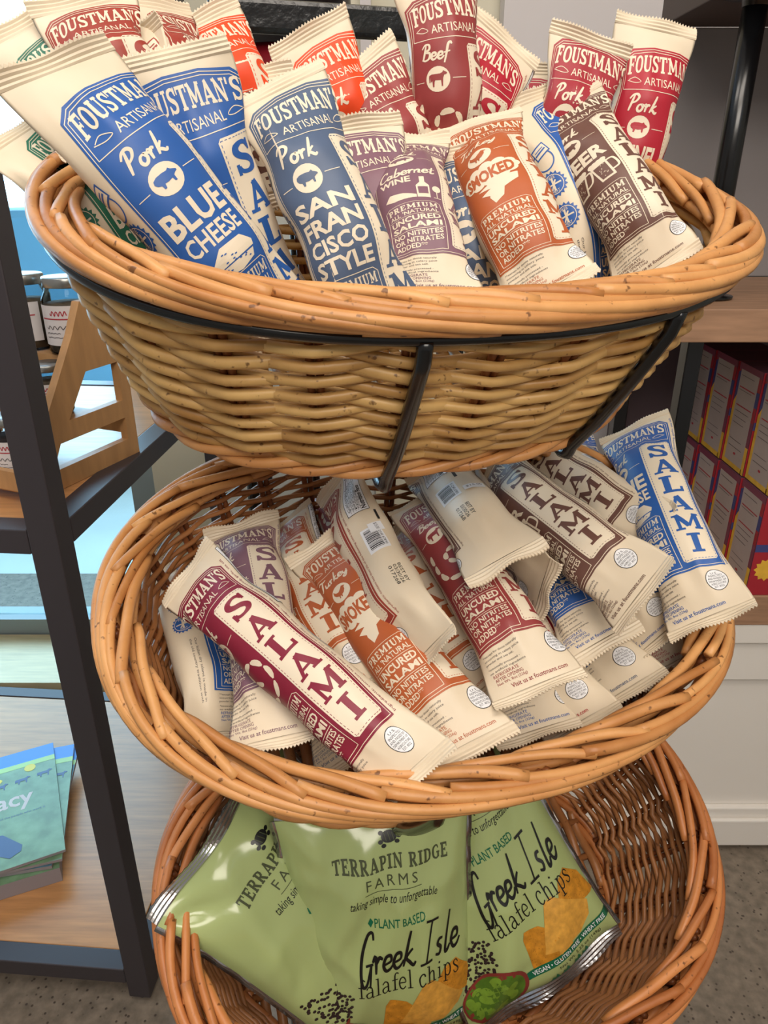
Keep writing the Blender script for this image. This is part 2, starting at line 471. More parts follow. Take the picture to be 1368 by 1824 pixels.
class Art:
    """2-D artwork in millimetres, y down; layers lie a fraction of a millimetre over one another"""
    def __init__(s):
        s.V, s.F, s.C, s.n = [], [], [], 0
    def add(s, V, F, c, l):
        V = np.asarray(V, float)
        s.V.append(np.column_stack([V, np.full(len(V), float(l))]))
        s.F += [tuple(i + s.n for i in f) for f in F]
        s.C += [c] * len(F)
        s.n += len(V)
    def poly(s, pts, c, l):
        P = [(float(p[0]), float(p[1])) for p in pts]
        tr = tessellate_polygon([[Vector((x, y, 0)) for x, y in P]])
        s.add(P, [tuple(t) for t in tr], c, l)
    def rect(s, x0, y0, x1, y1, c, l):
        s.add([(x0, y0), (x1, y0), (x1, y1), (x0, y1)], [(0, 1, 2, 3)], c, l)
    def ell(s, x, y, rx, ry, c, l, n=24):
        a = np.linspace(0, 2 * np.pi, n, endpoint=False)
        s.add(np.stack([x + rx * np.cos(a), y + ry * np.sin(a)], 1), [tuple(range(n))], c, l)
    def gear(s, x, y, r, c, l, n=18, d=.1):
        a = np.linspace(0, 2 * np.pi, n * 2, endpoint=False)
        rr = r * (1 + d * np.where(np.arange(n * 2) % 2, -1, 1))
        V = np.vstack([[(x, y)], np.stack([x + rr * np.cos(a), y + rr * np.sin(a)], 1)])
        s.add(V, [(0, i + 1, (i + 1) % (2 * n) + 1) for i in range(2 * n)], c, l)
    def ring(s, x, y, r, wd, c, l, n=28):
        a = np.linspace(0, 2 * np.pi, n, endpoint=False)
        V, F = ribbon(np.stack([x + r * np.cos(a), y + r * np.sin(a)], 1), wd, True)
        s.add(V, F, c, l)
    def line(s, pts, wd, c, l, smooth=False, closed=False):
        P = smooth_line(pts, 5, closed) if smooth else np.asarray(pts, float)
        if not smooth and len(P) > 2:
            m = len(P)
            for i in range(m if closed else m - 1):
                V, F = ribbon(np.array([P[i], P[(i + 1) % m]]), wd)
                s.add(V, F, c, l)
            return
        V, F = ribbon(P, wd, closed and smooth)
        s.add(V, F, c, l)
    def dash(s, pts, wd, c, l, on=1.6, off=1.2):
        for a, b in zip(pts[:-1], pts[1:]):
            a, b = np.array(a, float), np.array(b, float)
            L = np.linalg.norm(b - a)
            d = (b - a) / L
            t = 0
            while t < L:
                s.add(*ribbon(np.array([a + d * t, a + d * min(L, t + on)]), wd), c, l)
                t += on + off
    def place(s, V, F, box, c, l, rot=0, warp=None, keep=False, align='c'):
        """fits shapes (y up) into box (x0,y0,x1,y1); rot = quarter turns clockwise"""
        V = np.asarray(V, float)
        if len(V) == 0:
            return
        mn, mx = V.min(0), V.max(0)
        U = (V - mn) / np.maximum(mx - mn, 1e-6)
        x0, y0, x1, y1 = box
        if keep:
            asp = (mx[0] - mn[0]) / max(mx[1] - mn[1], 1e-6)
            bw, bh = (x1 - x0, y1 - y0) if rot % 2 == 0 else (y1 - y0, x1 - x0)
            wd, hd = (bw, bw / asp) if asp > bw / bh else (bh * asp, bh)
            sx, sy = wd / bw, hd / bh
            ox = {'c': (1 - sx) / 2, 'l': 0, 'r': 1 - sx}[align]
            U = U * [sx, sy] + [ox, (1 - sy) / 2]
        if warp:
            U = warp(U)
        if rot == 0:
            X = x0 + U[:, 0] * (x1 - x0); Y = y1 - U[:, 1] * (y1 - y0)
        elif rot == 1:
            X = x0 + U[:, 1] * (x1 - x0); Y = y0 + U[:, 0] * (y1 - y0)
        elif rot == 2:
            X = x1 - U[:, 0] * (x1 - x0); Y = y0 + U[:, 1] * (y1 - y0)
        else:
            X = x1 - U[:, 1] * (x1 - x0); Y = y1 - U[:, 0] * (y1 - y0)
        s.add(np.stack([X, Y], 1), F, c, l)
    def text(s, t, box, c, l, bold=0.0, rot=0, shear=0.0, spacing=1.0, warp=None, keep=False, align='c'):
        V, F = text_mesh(t, bold, shear, spacing)
        s.place(V, F, box, c, l, rot, warp, keep, align)
    def strokes(s, table, t, box, c, l, gap, rot=0, warp=None, wd=None, keep=False):
        VV, FF, n, x = [], [], 0, 0.0
        for ch in t:
            if wd is None:
                aw, st = table[ch]
                for pts, sw, sm in st:
                    P = np.array(pts, float)
                    if sm:
                        k = 4
                        Q = smooth_line(pts, k, sm == 2)
                        sw = np.atleast_1d(np.array(sw, float))
                        sw = np.repeat(sw, len(P)) if len(sw) == 1 else sw
                        if sm == 2:
                            ww = np.interp(np.arange(len(Q)) / k, np.arange(len(P) + 1), np.append(sw, sw[0]))
                        else:
                            ww = np.interp(np.arange(len(Q)) / k, np.arange(len(P)), sw)
                        V, F = ribbon(Q, ww, sm == 2)
                    else:
                        V, F = ribbon(P, sw)
                    VV.append(V + [x, 0]); FF += [tuple(i + n for i in f) for f in F]; n += len(V)
            else:
                aw, st = table[ch]
                for pts in st:
                    Q = smooth_line(pts, 5)
                    tt = np.linspace(0, 1, len(Q))
                    ww = wd * (0.75 + 0.5 * np.sin(np.pi * tt))
                    V, F = ribbon(Q, ww)
                    V = V + np.stack([V[:, 1] * 0.12, V[:, 1] * 0], 1)
                    VV.append(V + [x, 0]); FF += [tuple(i + n for i in f) for f in F]; n += len(V)
            x += aw + gap
        if VV:
            s.place(np.concatenate(VV), FF, box, c, l, rot, warp, keep)
    def slab(s, t, box, c, l, gap=.1, **k):
        s.strokes(Sx, t, box, c, l, gap, **k)
    def script(s, t, box, c, l, gap=.02, wd=.12, **k):
        s.strokes(Sc, t, box, c, l, gap, wd=wd, **k)
    def finish(s, gx, gy, big=4.5):
        V = np.concatenate(s.V)
        small_f, small_c, bigs = [], [], []
        for f, c in zip(s.F, s.C):
            p = V[list(f)]
            if max(np.ptp(p[:, 0]), np.ptp(p[:, 1])) > big:
                bigs.append((f, c))
            else:
                small_f.append(f); small_c.append(c)
        bm = bmesh.new()
        for f, c in bigs:
            fc = bm.faces.new([bm.verts.new(V[i]) for i in f])
            fc.material_index = c
        for ax, ps in ((0, gx), (1, gy)):
            for p in ps:
                co = [0, 0, 0]; no = [0, 0, 0]
                co[ax] = p; no[ax] = 1
                bmesh.ops.bisect_plane(bm, geom=bm.verts[:] + bm.edges[:] + bm.faces[:], dist=1e-5, plane_co=co, plane_no=no)
        bm.verts.index_update()
        BV = np.array([v.co[:] for v in bm.verts]).reshape(-1, 3)
        BF = [tuple(v.index + len(V) for v in f.verts) for f in bm.faces]
        BC = [f.material_index for f in bm.faces]
        bm.free()
        s.VV = np.concatenate([V, BV]); s.FF = small_f + BF; s.CC = small_c + BC
        used = np.zeros(len(s.VV), bool)
        for f in s.FF:
            used[list(f)] = True
        idx = np.cumsum(used) - 1
        s.VV = s.VV[used]
        s.FF = [tuple(int(idx[i]) for i in f) for f in s.FF]
        return s

def fousthead(a, x0, x1, y0, y1, c, l):
    def arch(U):
        d = np.abs(U[:, 0] - 0.5) * 2
        top = 1 - 0.16 * d ** 2
        bot = 0.22 - 0.22 * d ** 2.2
        return np.stack([U[:, 0], bot + (top - bot) * U[:, 1]], 1)
    a.slab("FOUSTMAN'S", (x0, y0, x1, y1), c, l, gap=.07, warp=arch)

CW, BL = 150.0, 222.0     # circumference and body length of the printed sleeve, mm
NU, NV = 60, 56
# material slots on the print: 0 ink, 1 cream, 2 white, 3 black, 4 grey
def salami_art(fl):
    a = Art()
    X0, X1, Y0, Y1 = -38, 38, 20, 197
    a.poly([(X0, Y0 + 9), (X0 + 7, Y0 + 3), (-12, Y0), (12, Y0), (X1 - 7, Y0 + 3), (X1, Y0 + 9), (X1, Y1), (X0, Y1)], 0, 0)
    for k in (1.6, 3.4):
        a.line([(X0 + k, 52), (X0 + k, Y0 + 9.5 + k * .3), (X0 + 7.5 + k * .3, Y0 + 3.2 + k), (-12, Y0 + k), (12, Y0 + k), (X1 - 7.5 - k * .3, Y0 + 3.2 + k), (X1 - k, Y0 + 9.5 + k * .3), (X1 - k, 52)], .45, 1, 1)
    a.line([(X0 + 3.4, 52), (X1 - 3.4, 52)], .5, 1, 1)
    a.line([(X0 + 1.6, 52), (X0 + 1.6, Y1 - 1.6), (X1 - 1.6, Y1 - 1.6), (X1 - 1.6, 52)], .45, 1, 1)
    fousthead(a, X0 + 5, X1 - 5, Y0 + 5, Y0 + 22, 1, 1)
    a.text('ARTISANAL', (X0 + 20, Y0 + 22.5, X1 - 20, Y0 + 28.5), 1, 1, keep=False)
    for sg in (-1, 1):
        a.line([(sg * 31, Y0 + 25), (sg * 26, Y0 + 23), (sg * 20.5, Y0 + 26), (sg * 25, Y0 + 27), (sg * 32, Y0 + 25.5)], .5, 1, 1, smooth=True)
    # right column with the big letters
    cx0, cx1, cy0, cy1 = 6.5, 34, 56, 191
    a.poly([(cx0 + 2, cy0), (cx1 - 2, cy0), (cx1, cy0 + 2), (cx1, cy1 - 2), (cx1 - 2, cy1), (cx0 + 2, cy1), (cx0, cy1 - 2), (cx0, cy0 + 2)], 1, 1)
    a.dash([(cx0 + 1.4, cy0 + 1.4), (cx1 - 1.4, cy0 + 1.4), (cx1 - 1.4, cy1 - 1.4), (cx0 + 1.4, cy1 - 1.4), (cx0 + 1.4, cy0 + 1.4)], .35, 0, 2)
    for i, ch in enumerate('SALAMI'):
        y = cy0 + 4 + i * 21.4
        wd = {'I': 10, 'M': 20, 'A': 18.5}.get(ch, 16)
        xc = (cx0 + cx1) / 2
        a.slab(ch, (xc - wd / 2, y, xc + wd / 2, y + 17.5), 0, 2)
    # left column
    meat = {'copper': 'Turkey', 'beef': 'Beef', 'rust': 'Beef'}.get(fl, 'Pork')
    xl = -16
    a.script(meat, (xl - (14 if len(meat) > 4 else 11), 54.5, xl + (14 if len(meat) > 4 else 11), 68), 1, 1)
    a.ell(xl, 78, 8.3, 8.3, 1, 1)
    a.line([(X0 + 5, 79), (xl - 10, 79)], .45, 1, 1)
    a.line([(xl + 10, 78), (cx0 - 3, 78)], .45, 1, 1)
    an = {'Turkey': BIRD, 'Beef': COW}.get(meat, PIG)
    an = np.array(an)
    a.poly(np.stack([xl - 6.2 + an[:, 0] * 12.4, 83 - an[:, 1] * 10.5], 1), 0, 2)
    L, R = X0 + 6, cx0 - 3
    if fl in ('blue', 'green'):
        a.text('BLUE', (L, 91, R, 106), 1, 1, bold=.03)
        a.text('CHEESE', (L + 1, 108, R - 1, 119), 1, 1, bold=.02)
        a.poly([(L + 6, 128), (L + 14, 121.5), (R - 8, 122), (R - 3, 128), (R - 4, 131), (L + 6, 131.5)], 1, 1)
        a.poly([(L + 7, 132), (R - 5, 132), (R - 7, 136), (L + 18, 138), (L + 9, 136)], 1, 1)
        for q in range(14):
            r_ = random.Random(q)
            a.ell(L + 9 + r_.random() * 18, 124 + r_.random() * 11, .8, .4, 0, 2, 6)
    elif fl == 'navy':
        for i, t in enumerate(('SAN', 'FRAN', 'CISCO', 'STYLE')):
            a.text(t, (L, 89.5 + i * 12, R, 99.5 + i * 12), 1, 1, bold=.03)
    elif fl == 'mauve':
        a.script('Cabernet', (L, 89, R, 102), 1, 1)
        a.text('WINE', (L, 103.5, L + 20, 111), 1, 1, bold=.03)
        a.poly([(R - 13, 133), (R - 13, 117), (R - 10.5, 113), (R - 10.5, 106), (R - 7.5, 106), (R - 7.5, 113), (R - 5, 117), (R - 5, 133)], 1, 1)
        a.rect(R - 12, 119, R - 6, 128, 0, 2)
        a.ell(R - .5, 121, 2.8, 4, 1, 1, 14)
        a.line([(R - .5, 124), (R - .5, 132)], .6, 1, 1)
        a.line([(R - 3, 132.5), (R + 2, 132.5)], .7, 1, 1)
        a.poly([(L + 2, 130), (L + 6, 123), (L + 14, 125), (L + 22, 129), (L + 22, 133), (L + 8, 133)], 1, 1)
    elif fl == 'copper':
        for i in range(12):
            t = i / 12 * 2 * math.pi
            a.ell((L + R) / 2 + 15.5 * math.cos(t), 100 + 8.5 * math.sin(t), 4.5, 4.2, 1, 1 + (i % 5) * .02, 14)
        a.ell((L + R) / 2, 100, 16, 9, 1, 1.12)
        a.text('SMOKED', ((L + R) / 2 - 16, 94, (L + R) / 2 + 16, 107), 0, 2, bold=.04)
        a.poly([(L + 8, 114), (L + 24, 109), (R - 2, 111), (R - 3, 118), (R - 12, 122), (R - 14, 130), (R - 20, 134), (R - 22, 126), (L + 14, 124), (L + 9, 120), (L + 16, 117)], 1, 1)
    elif fl == 'brown':
        a.text('BEER', (L, 90, R, 104), 1, 1, bold=.04)
        for (bx, tl) in ((L + 4, -.15), (L + 19, .12)):
            def sh(P):
                return [(bx + x + (y - 108) * tl, y) for x, y in P]
            a.poly(sh([(0, 110), (12, 110), (11, 132), (1, 132)]), 1, 1)
            a.poly(sh([(1.6, 114), (10.4, 114), (9.6, 130), (2.4, 130)]), 0, 2)
            for i in range(4):
                a.ell(*sh([(1.5 + i * 3, 109.5)])[0], 2.4, 2.4, 1, 1 + i * .02, 12)
            a.line(sh([(11.5, 113), (16, 114), (16, 124), (11, 126)]), 1.6, 1, 1, smooth=True)
            for q in range(16):
                r_ = random.Random(q * 3)
                a.ell(*sh([(3 + r_.random() * 6, 115 + r_.random() * 13)])[0], .35, .35, 1, 3, 6)
    elif fl in ('beef', 'rust', 'burgundy', 'rose'):
        pts = [(L + 3, 92), (L + 3, 104), (L + 4, 115), (L + 9, 126), (L + 20, 130), (R - 4, 122), (R - 2, 110), (R - 8, 100), (R - 19, 101), (R - 20, 109), (R - 13, 116)]
        for p, q in zip(pts[:-1], pts[1:]):
            p, q = np.array(p), np.array(q)
            d = q - p
            nn = np.array([-d[1], d[0]]) / np.linalg.norm(d)
            ln = np.array([p + d * t for t in np.linspace(.06, .94, 6)]) + nn * (np.sin(np.linspace(0, np.pi, 6)) * 1.2)[:, None]
            a.line(ln, 1, 1, 1)
            V, F = ribbon(ln, [1.2, 3.6, 4.2, 4.2, 3.6, 1.2])
            a.add(V, F, 1, 1)
    elif fl == 'crimson':
        a.text('FENNEL', (L, 91, R, 106), 1, 1, bold=.04)
        a.text('AND', ((L + R) / 2 - 7, 108, (L + R) / 2 + 7, 114), 1, 1, bold=.02)
        a.line([(L + 2, 111), (L + 9, 109), ((L + R) / 2 - 9, 111.5)], .8, 1, 1, smooth=True)
        a.line([((L + R) / 2 + 9, 111.5), (R - 8, 109), (R - 2, 111)], .8, 1, 1, smooth=True)
    else:
        a.line([(L + 4, 96), (L + 14, 92), (R - 6, 98)], 2, 1, 1, smooth=True)
    # premium box
    a.line([(L, 141), (L + 3, 138.5), (R - 3, 138.5), (R, 141), (R, 193), (L, 193)], .45, 1, 1, closed=True)
    a.slab('PREMIUM', (L + 2, 140.5, R - 2, 147.5), 1, 1, gap=.16)
    a.text("ALL 'NATURAL", (L + 2, 149, R - 2, 154), 1, 1, bold=.015)
    a.line([(L + 1, 155.5), (R - 1, 155.5)], .45, 1, 1)
    a.text('UNCURED', (L + 2, 157, R - 2, 163.5), 1, 1, bold=.03)
    a.text('SALAMI', (L + 2, 165, R - 2, 171), 1, 1, bold=.03)
    a.line([(L + 1, 172.5), (R - 1, 172.5)], .45, 1, 1)
    a.text('NO NITRITES', (L + 2, 173.8, R - 2, 178.6), 1, 1, bold=.02)
    a.text('OR NITRATES', (L + 2, 179.8, R - 2, 184.6), 1, 1, bold=.02)
    a.text('ADDED**', (L + 2, 185.6, R - 12, 190.6), 1, 1, bold=.02)
    # small print at the foot
    ft = [("**except for those naturally", 0), ("occurring in celery juice", 0), ("powder and sea salt.", .2), ("*minimally processed -", .1), ("no artificial ingredients", 0)]
    y = 199.5
    for i, (t, cut) in enumerate(ft):
        a.text(t, (-34, y, -34 + 30 * (1 - cut), y + 2.1), 4, 0)
        y += 3.0 + (1.2 if i == 2 else 0)
    a.text('REFRIGERATE', (-33, 215.5, -12, 218), 0, 0)
    a.text('AFTER OPENING', (-33, 218.8, -10, 221.3), 0, 0)
    a.text('Net Wt. 8oz (226g)', (-33, 222.1, -8, 224.6), 0, 0)
    a.text('Visit us at foustmans.com', (-24, 226, 22, 229.2), 0, 0, bold=.01)
    a.ell(24, 209, 9, 9, 3, 0, 26)
    a.ell(24, 209, 8.5, 8.5, 2, .5, 26)
    for i, (t, hw) in enumerate((('U.S.', 3.2), ('INSPECTED', 6), ('AND PASSED BY', 7.4), ('DEPARTMENT OF', 7.4), ('AGRICULTURE', 6.4), ('EST. 8022', 4.2))):
        a.text(t, (24 - hw, 202.4 + i * 2.3, 24 + hw, 204 + i * 2.3), 3, 1)
    # left side badges
    a.poly([(-58, 62), (-46, 57), (-43, 66), (-55, 71)], 0, 0)
    a.poly([(-57, 63), (-46.6, 58.4), (-44.2, 65.4), (-54.6, 69.8)], 1, 1)
    a.line([(-55, 67), (-46, 63)], 1.2, 0, 2)
    a.line([(-54.5, 64.6), (-47.4, 61.6)], .7, 0, 2)
    a.ring(-51, 72, 8, 1, 0, 0)
    for yy in (92, 118):
        a.gear(-51, yy, 9.6, 0, 0)
        a.ring(-51, yy, 7.6, .5, 1, 1)
        a.line([(-57, yy), (-45, yy)], 1.2, 1, 1)
        a.line([(-51, yy - 5), (-51, yy + 5)], 1.6, 1, 1)
        a.line([(-53.5, yy + 4), (-48.5, yy - 3)], 1.2, 1, 1.2)
        a.text('FREE', (-54, yy - 6.6, -48, yy - 4.2), 1, 1)
        a.text('MEAT', (-54, yy + 4.4, -48, yy + 6.8), 1, 1)
    for i, t in enumerate(('Our Italian dry salami is made in', 'the old country tradition with')):
        a.text(t, (-46.5 - i * 3.6, 138, -44 - i * 3.6, 205), 4, 0, rot=1)
    # right side and back
    a.text('Ingredients: contains less than 2% of the following: cane sugar, spices, natural flavoring, garlic, sea salt', (39.6, 24, 42, 196), 0, 0, rot=3)
    a.rect(45, 14, 66, 84, 3, 0)
    a.rect(45.5, 14.5, 65.5, 83.5, 2, .5)
    a.text('Nutrition Facts', (58.5, 48, 63.5, 82), 3, 1, rot=3, bold=.03)
    for i in range(5):
        x = 47 + i * 2.3
        a.text(('Calories from fat', 'Total Fat 8g   12%', 'Sodium 480mg   20%', 'Protein 7g', 'Not a significant source')[i], (x, 18, x + 1.5, 80), 3, 1, rot=3)
        a.rect(x + 1.8, 16, x + 2.05, 82, 3, 1)
    a.rect(48, 106, 66, 136, 2, 0)
    y = 109
    r_ = random.Random(3)
    while y < 133:
        h = r_.choice((.35, .5, .8, 1.1))
        a.rect(50, y, 61.5, min(y + h, 133), 3, 1)
        y += h + r_.choice((.35, .5, .8))
    a.text('0 12345 67890', (62.2, 109, 64.4, 133), 3, 1, rot=1)
    for i, t in enumerate(('BEST BY', '03/30/26', '017268')):
        a.text(t, (63 - i * 4.2, 156, 66 - i * 4.2, 178), 3, 0, rot=1)
    a.rect(68.5, 86, 71, 99, 3, 0)
    for V in a.V:
        V[:, 1] = (V[:, 1] - 20) * 1.03 + 3
    gx = (np.arange(NU + 1) / NU - .5) * CW
    gy = np.arange(NV + 1) / NV * BL
    return a.finish(gx, gy)

def bilinear(G, iu, iv, wrap):
    nv, nu = G.shape[:2]
    i0 = np.floor(iu).astype(int)
    fu = (iu - i0)[:, None]
    if wrap:
        i1 = (i0 + 1) % nu
        i0 = i0 % nu
    else:
        i0 = np.clip(i0, 0, nu - 2); i1 = i0 + 1
        fu = np.clip(iu - i0, 0, 1)[:, None]
    j0 = np.clip(np.floor(iv).astype(int), 0, nv - 2)
    fv = np.clip(iv - j0, 0, 1)[:, None]
    return (G[j0, i0] * (1 - fu) + G[j0, i1] * fu) * (1 - fv) + (G[j0 + 1, i0] * (1 - fu) + G[j0 + 1, i1] * fu) * fv

def grid_normals(G, wrap, flip=False):
    if wrap:
        du = np.roll(G, -1, 1) - np.roll(G, 1, 1)
    else:
        du = np.gradient(G, axis=1)
    dv = np.gradient(G, axis=0)
    N = np.cross(dv, du)
    N /= np.linalg.norm(N, axis=2)[:, :, None] + 1e-12
    return -N if flip else N

_ART = {}
def unit(v):
    return v / (np.linalg.norm(v) + 1e-12)

PACK_N = [0]
def pack(P0, P1, fl, label, group, face=-15, L=.24, W=.053, T=.04, flat=.066, twist=None, kick=(0, 0, 0), curl=(0.35, 0.35), seed=None, price=False, full=None, dv=0.0, both=True):
    """P0 = outer edge of the head seal, P1 = a point on the axis towards the foot"""
    PACK_N[0] += 1
    sd = PACK_N[0] if seed is None else seed
    r_ = np.random.RandomState(sd)
    P0, P1 = np.asarray(P0, float), np.asarray(P1, float)
    D = unit(P1 - P0)
    sl = .010
    body = L - 2 * sl
    toc = unit(EYE - (P0 + D * L * .5))
    Nc = unit(toc - D * (toc @ D))
    Rc = np.cross(-D, Nc)
    if twist is None:
        twist = face * .35
    g = twist / CW * 2 * math.pi
    N = math.cos(g) * Nc - math.sin(g) * Rc
    R = math.sin(g) * Nc + math.cos(g) * Rc
    kick = np.asarray(kick, float)
    sh = face - twist                       # the rest of the turn comes from how the sleeve is printed round the stick
    v = np.linspace(0, 1, NV + 1)
    th = (np.arange(NU) / NU - .5) * 2 * np.pi
    e = np.clip(np.minimum(v, 1 - v) * body / .05, 0, 1)
    e = e * e * (3 - 2 * e)
    eh = np.sqrt(np.clip(np.minimum(v, 1 - v) * body / .05, 0, 1)) * .35 + e * .65
    hx = flat / 2 * (1 - e) + W / 2 * e
    hy = .0009 + (T / 2 - .0009) * eh
    sn, cs = np.sin(th), np.cos(th)
    tri = np.arcsin(np.clip(sn, -1, 1)) * 2 / np.pi
    X = hx[:, None] * ((1 - e)[:, None] * tri + e[:, None] * sn)
    Z = hy[:, None] * cs[None, :]
    # folds that run out of the seals, and soft dents
    env = np.exp(-((np.minimum(v, 1 - v) * body - .028) / .020) ** 2)
    fold = np.zeros((NV + 1, NU))
    for k in (2, 3, 5, 8):
        ph = r_.rand() * 6.28
        fold += (1 - 2 * np.abs(np.sin((k * th[None, :] + ph + 3.5 * (r_.rand() - .5) * v[:, None]) * .5))) * (.9 / k ** .5)
    soft = np.zeros((NV + 1, NU))
    for k in range(4):
        soft += np.sin(2 * np.pi * v[:, None] * r_.uniform(1, 4) + r_.rand() * 6) * np.sin((k % 3 + 1) * th[None, :] + r_.rand() * 6)
    rad = env[:, None] * fold * .0020 + (e[:, None] * soft) * .0006
    X += rad * sn
    Z += rad * cs * np.clip(eh[:, None] * 1.5, 0.1, 1)
    bend = r_.uniform(-.004, .004)
    Cn = P0[None, :] + D[None, :] * (sl + v * body)[:, None] + R[None, :] * (bend * 4 * v * (1 - v))[:, None]
    Cn = Cn + kick[None, :] * (np.clip(v - .45, 0, 1) ** 2)[:, None]
    sk = r_.uniform(-.22, .22, 2)
    skew = (np.where(v < .5, sk[0], sk[1]) * (1 - e) ** 1.5)[:, None] * X
    G = Cn[:, None, :] + X[:, :, None] * R + Z[:, :, None] * N + skew[:, :, None] * D
    root = thing('salami_package', label, 'salami package', P0 + D * L, group)
    mb = MB()
    mb.grid(G, True)
    wr_o = mb.build('wrapper', M_CREAM, root)
    Ng = grid_normals(G, True)
    if (Ng[NV // 2, NU // 2] @ N) < 0:
        Ng = -Ng
    # printed sleeve
    if fl not in _ART:
        _ART[fl] = salami_art(fl)
    A = _ART[fl]
    iu = ((A.VV[:, 0] - sh) / CW + .5) * NU
    ivr = (A.VV[:, 1] + dv) / BL * ((full or L) - 2 * sl) / body
    iv = np.clip(ivr, 0, 1) * NV
    okv = ivr < .999
    FF, CC = A.FF, A.CC
    if not okv.all():
        keepf = [i for i, f in enumerate(FF) if all(okv[k] for k in f)]
        FF = [FF[i] for i in keepf]
        CC = [CC[i] for i in keepf]
    pos = bilinear(G, iu, iv, True)
    nor = bilinear(Ng, iu, iv, True)
    nor /= np.linalg.norm(nor, axis=1)[:, None] + 1e-9
    pos = pos + nor * (.00028 + .00016 * A.VV[:, 2])[:, None]
    me = bpy.data.meshes.new('printed_label')
    me.from_pydata(pos.tolist(), [], FF)
    for m in (M_INK[fl], M_PCREAM, M_PWHITE, M_PBLACK, M_PGREY):
        me.materials.append(m)
    me.polygons.foreach_set('material_index', CC)
    me.polygons.foreach_set('use_smooth', [True] * len(me.polygons))
    me.update()
    lo = bpy.data.objects.new('printed_label', me)
    COL.objects.link(lo)
    lo.parent = wr_o
    lo['label'] = fl + ' printed panel with lettering' if fl not in ('beef', 'copper', 'rust') else 'red brown printed panel with lettering'
    # crimped seals with zigzag edges
    for end in (0, 1):
        if end == 1 and not both:
            continue
        c0 = Cn[0] if end == 0 else Cn[-1]
        d = -D if end == 0 else unit(Cn[-1] - Cn[-2])
        nx, ny = 53, 9
        xs = np.linspace(-1, 1, nx) * flat / 2 * 1.005
        cu = curl[end] * (1 if r_.rand() > .35 else -1)
        wv = .0022 * r_.uniform(.4, 1.2)
        wp = r_.rand() * 6
        Gs = np.zeros((ny, nx, 3))
        for j in range(ny):
            t = j / (ny - 1)
            ln = t * sl + (np.where(np.arange(nx) % 2, .0011, -.0006) if j == ny - 1 else 0)
            a = cu * t
            off = N * (np.sin(a) * t * sl * .9 + wv * t * np.sin(xs / flat * 9 + wp) + .0004 * math.sin(j * math.pi))[:, None] if False else (N[None, :] * (math.sin(a) * t * sl * .9 + wv * t * np.sin(xs / flat * 9 + wp) + (.0006 if (j % 2 and j < ny - 1) else 0))[:, None])
            Gs[j] = c0 + d[None, :] * (np.broadcast_to(ln, (nx,)) * math.cos(a))[:, None] + (R + D * sk[end])[None, :] * xs[:, None] + off
        mb = MB()
        tk = N * .00045
        mb.grid(Gs + tk)
        mb.grid((Gs - tk)[:, ::-1])
        ring = [(0, k) for k in range(nx)] + [(j, nx - 1) for j in range(1, ny)] + [(ny - 1, k) for k in range(nx - 2, -1, -1)] + [(j, 0) for j in range(ny - 2, 0, -1)]
        a_ = np.array([Gs[j, k] for j, k in ring])
        mb.grid(np.stack([np.vstack([a_ - tk, a_[:1] - tk]), np.vstack([a_ + tk, a_[:1] + tk])]))
        mb.build('end_seal', M_CREAM, root, smooth=False)
    if price:
        st = Art()
        if price == 2:
            st.rect(69, 111, 85, 121, 2, 2)
            st.text('$15.00', (71, 114, 83, 118), 4, 3)
        else:
            st.rect(56, 88, 69, 100, 2, 2)
            st.text('$15.00', (61, 89.5, 64.5, 98.5), 4, 3, rot=1)
        st.finish((np.arange(NU + 1) / NU - .5) * CW, np.arange(NV + 1) / NV * BL)
        iu = ((st.VV[:, 0] - sh) / CW + .5) * NU
        iv = st.VV[:, 1] / BL * NV
        pos = bilinear(G, iu, iv, True) + bilinear(Ng, iu, iv, True) * (.0006 + .00016 * st.VV[:, 2])[:, None]
        mb = MB()
        mb.v = [pos]; mb.f = st.FF; mb.m = st.CC; mb.t = [np.full(len(pos), .5)]
        s_ = mb.build('price_sticker', [M_PWHITE, M_PCREAM, M_PWHITE, M_PBLACK, M_PGREY], wr_o)
        s_['label'] = 'small white price sticker'
    return root
# ------------------------------------------------------------------ the tilted frames of the three baskets
RYAW = 0.30963
NEXP = 2.2276
class Frame:
    def __init__(s, c, tau):
        s.c = np.array(c)
        s.ex = np.array([math.cos(RYAW), math.sin(RYAW), 0])
        s.ey = np.array([-math.sin(RYAW) * math.cos(tau), math.cos(RYAW) * math.cos(tau), math.sin(tau)])
        s.ez = np.cross(s.ex, s.ey)
        s.R = np.stack([s.ex, s.ey, s.ez])
    def w(s, P):
        return s.c + np.asarray(P, float) @ s.R
    def hit(s, px, k, val):
        n = s.R[k]
        r = pix_ray(*px)
        return EYE + r * ((val - n @ (EYE - s.c)) / (n @ r))
    def loc(s, P):
        return s.R @ (np.asarray(P) - s.c)
FR = [Frame((0.0215, 0.5557, 1.4402), 0.3216), Frame((0.0364, 0.5055, 1.1679), 0.3901), Frame((0.0589, 0.4611, 0.9217), 0.4378)]

def oval(t, a, b):
    c, s = np.cos(t), np.sin(t)
    return np.stack([a * np.sign(c) * np.abs(c) ** (2 / NEXP), b * np.sign(s) * np.abs(s) ** (2 / NEXP)], -1)
_t = np.linspace(0, 2 * np.pi, 2001)
_o = oval(_t, .232, .167)
_l = np.concatenate([[0], np.cumsum(np.linalg.norm(np.diff(_o, axis=0), axis=1))])
PERIM = _l[-1]
def t_of(q):
    """fraction of the rim's length (any real number) -> curve parameter"""
    q = np.asarray(q, float)
    return np.interp((q % 1.0) * PERIM, _l, _t)
def onormal(t, a, b):
    d = oval(t + 1e-3, a, b) - oval(t - 1e-3, a, b)
    n = np.stack([d[..., 1], -d[..., 0]], -1)
    return n / (np.linalg.norm(n, axis=-1)[..., None] + 1e-9)

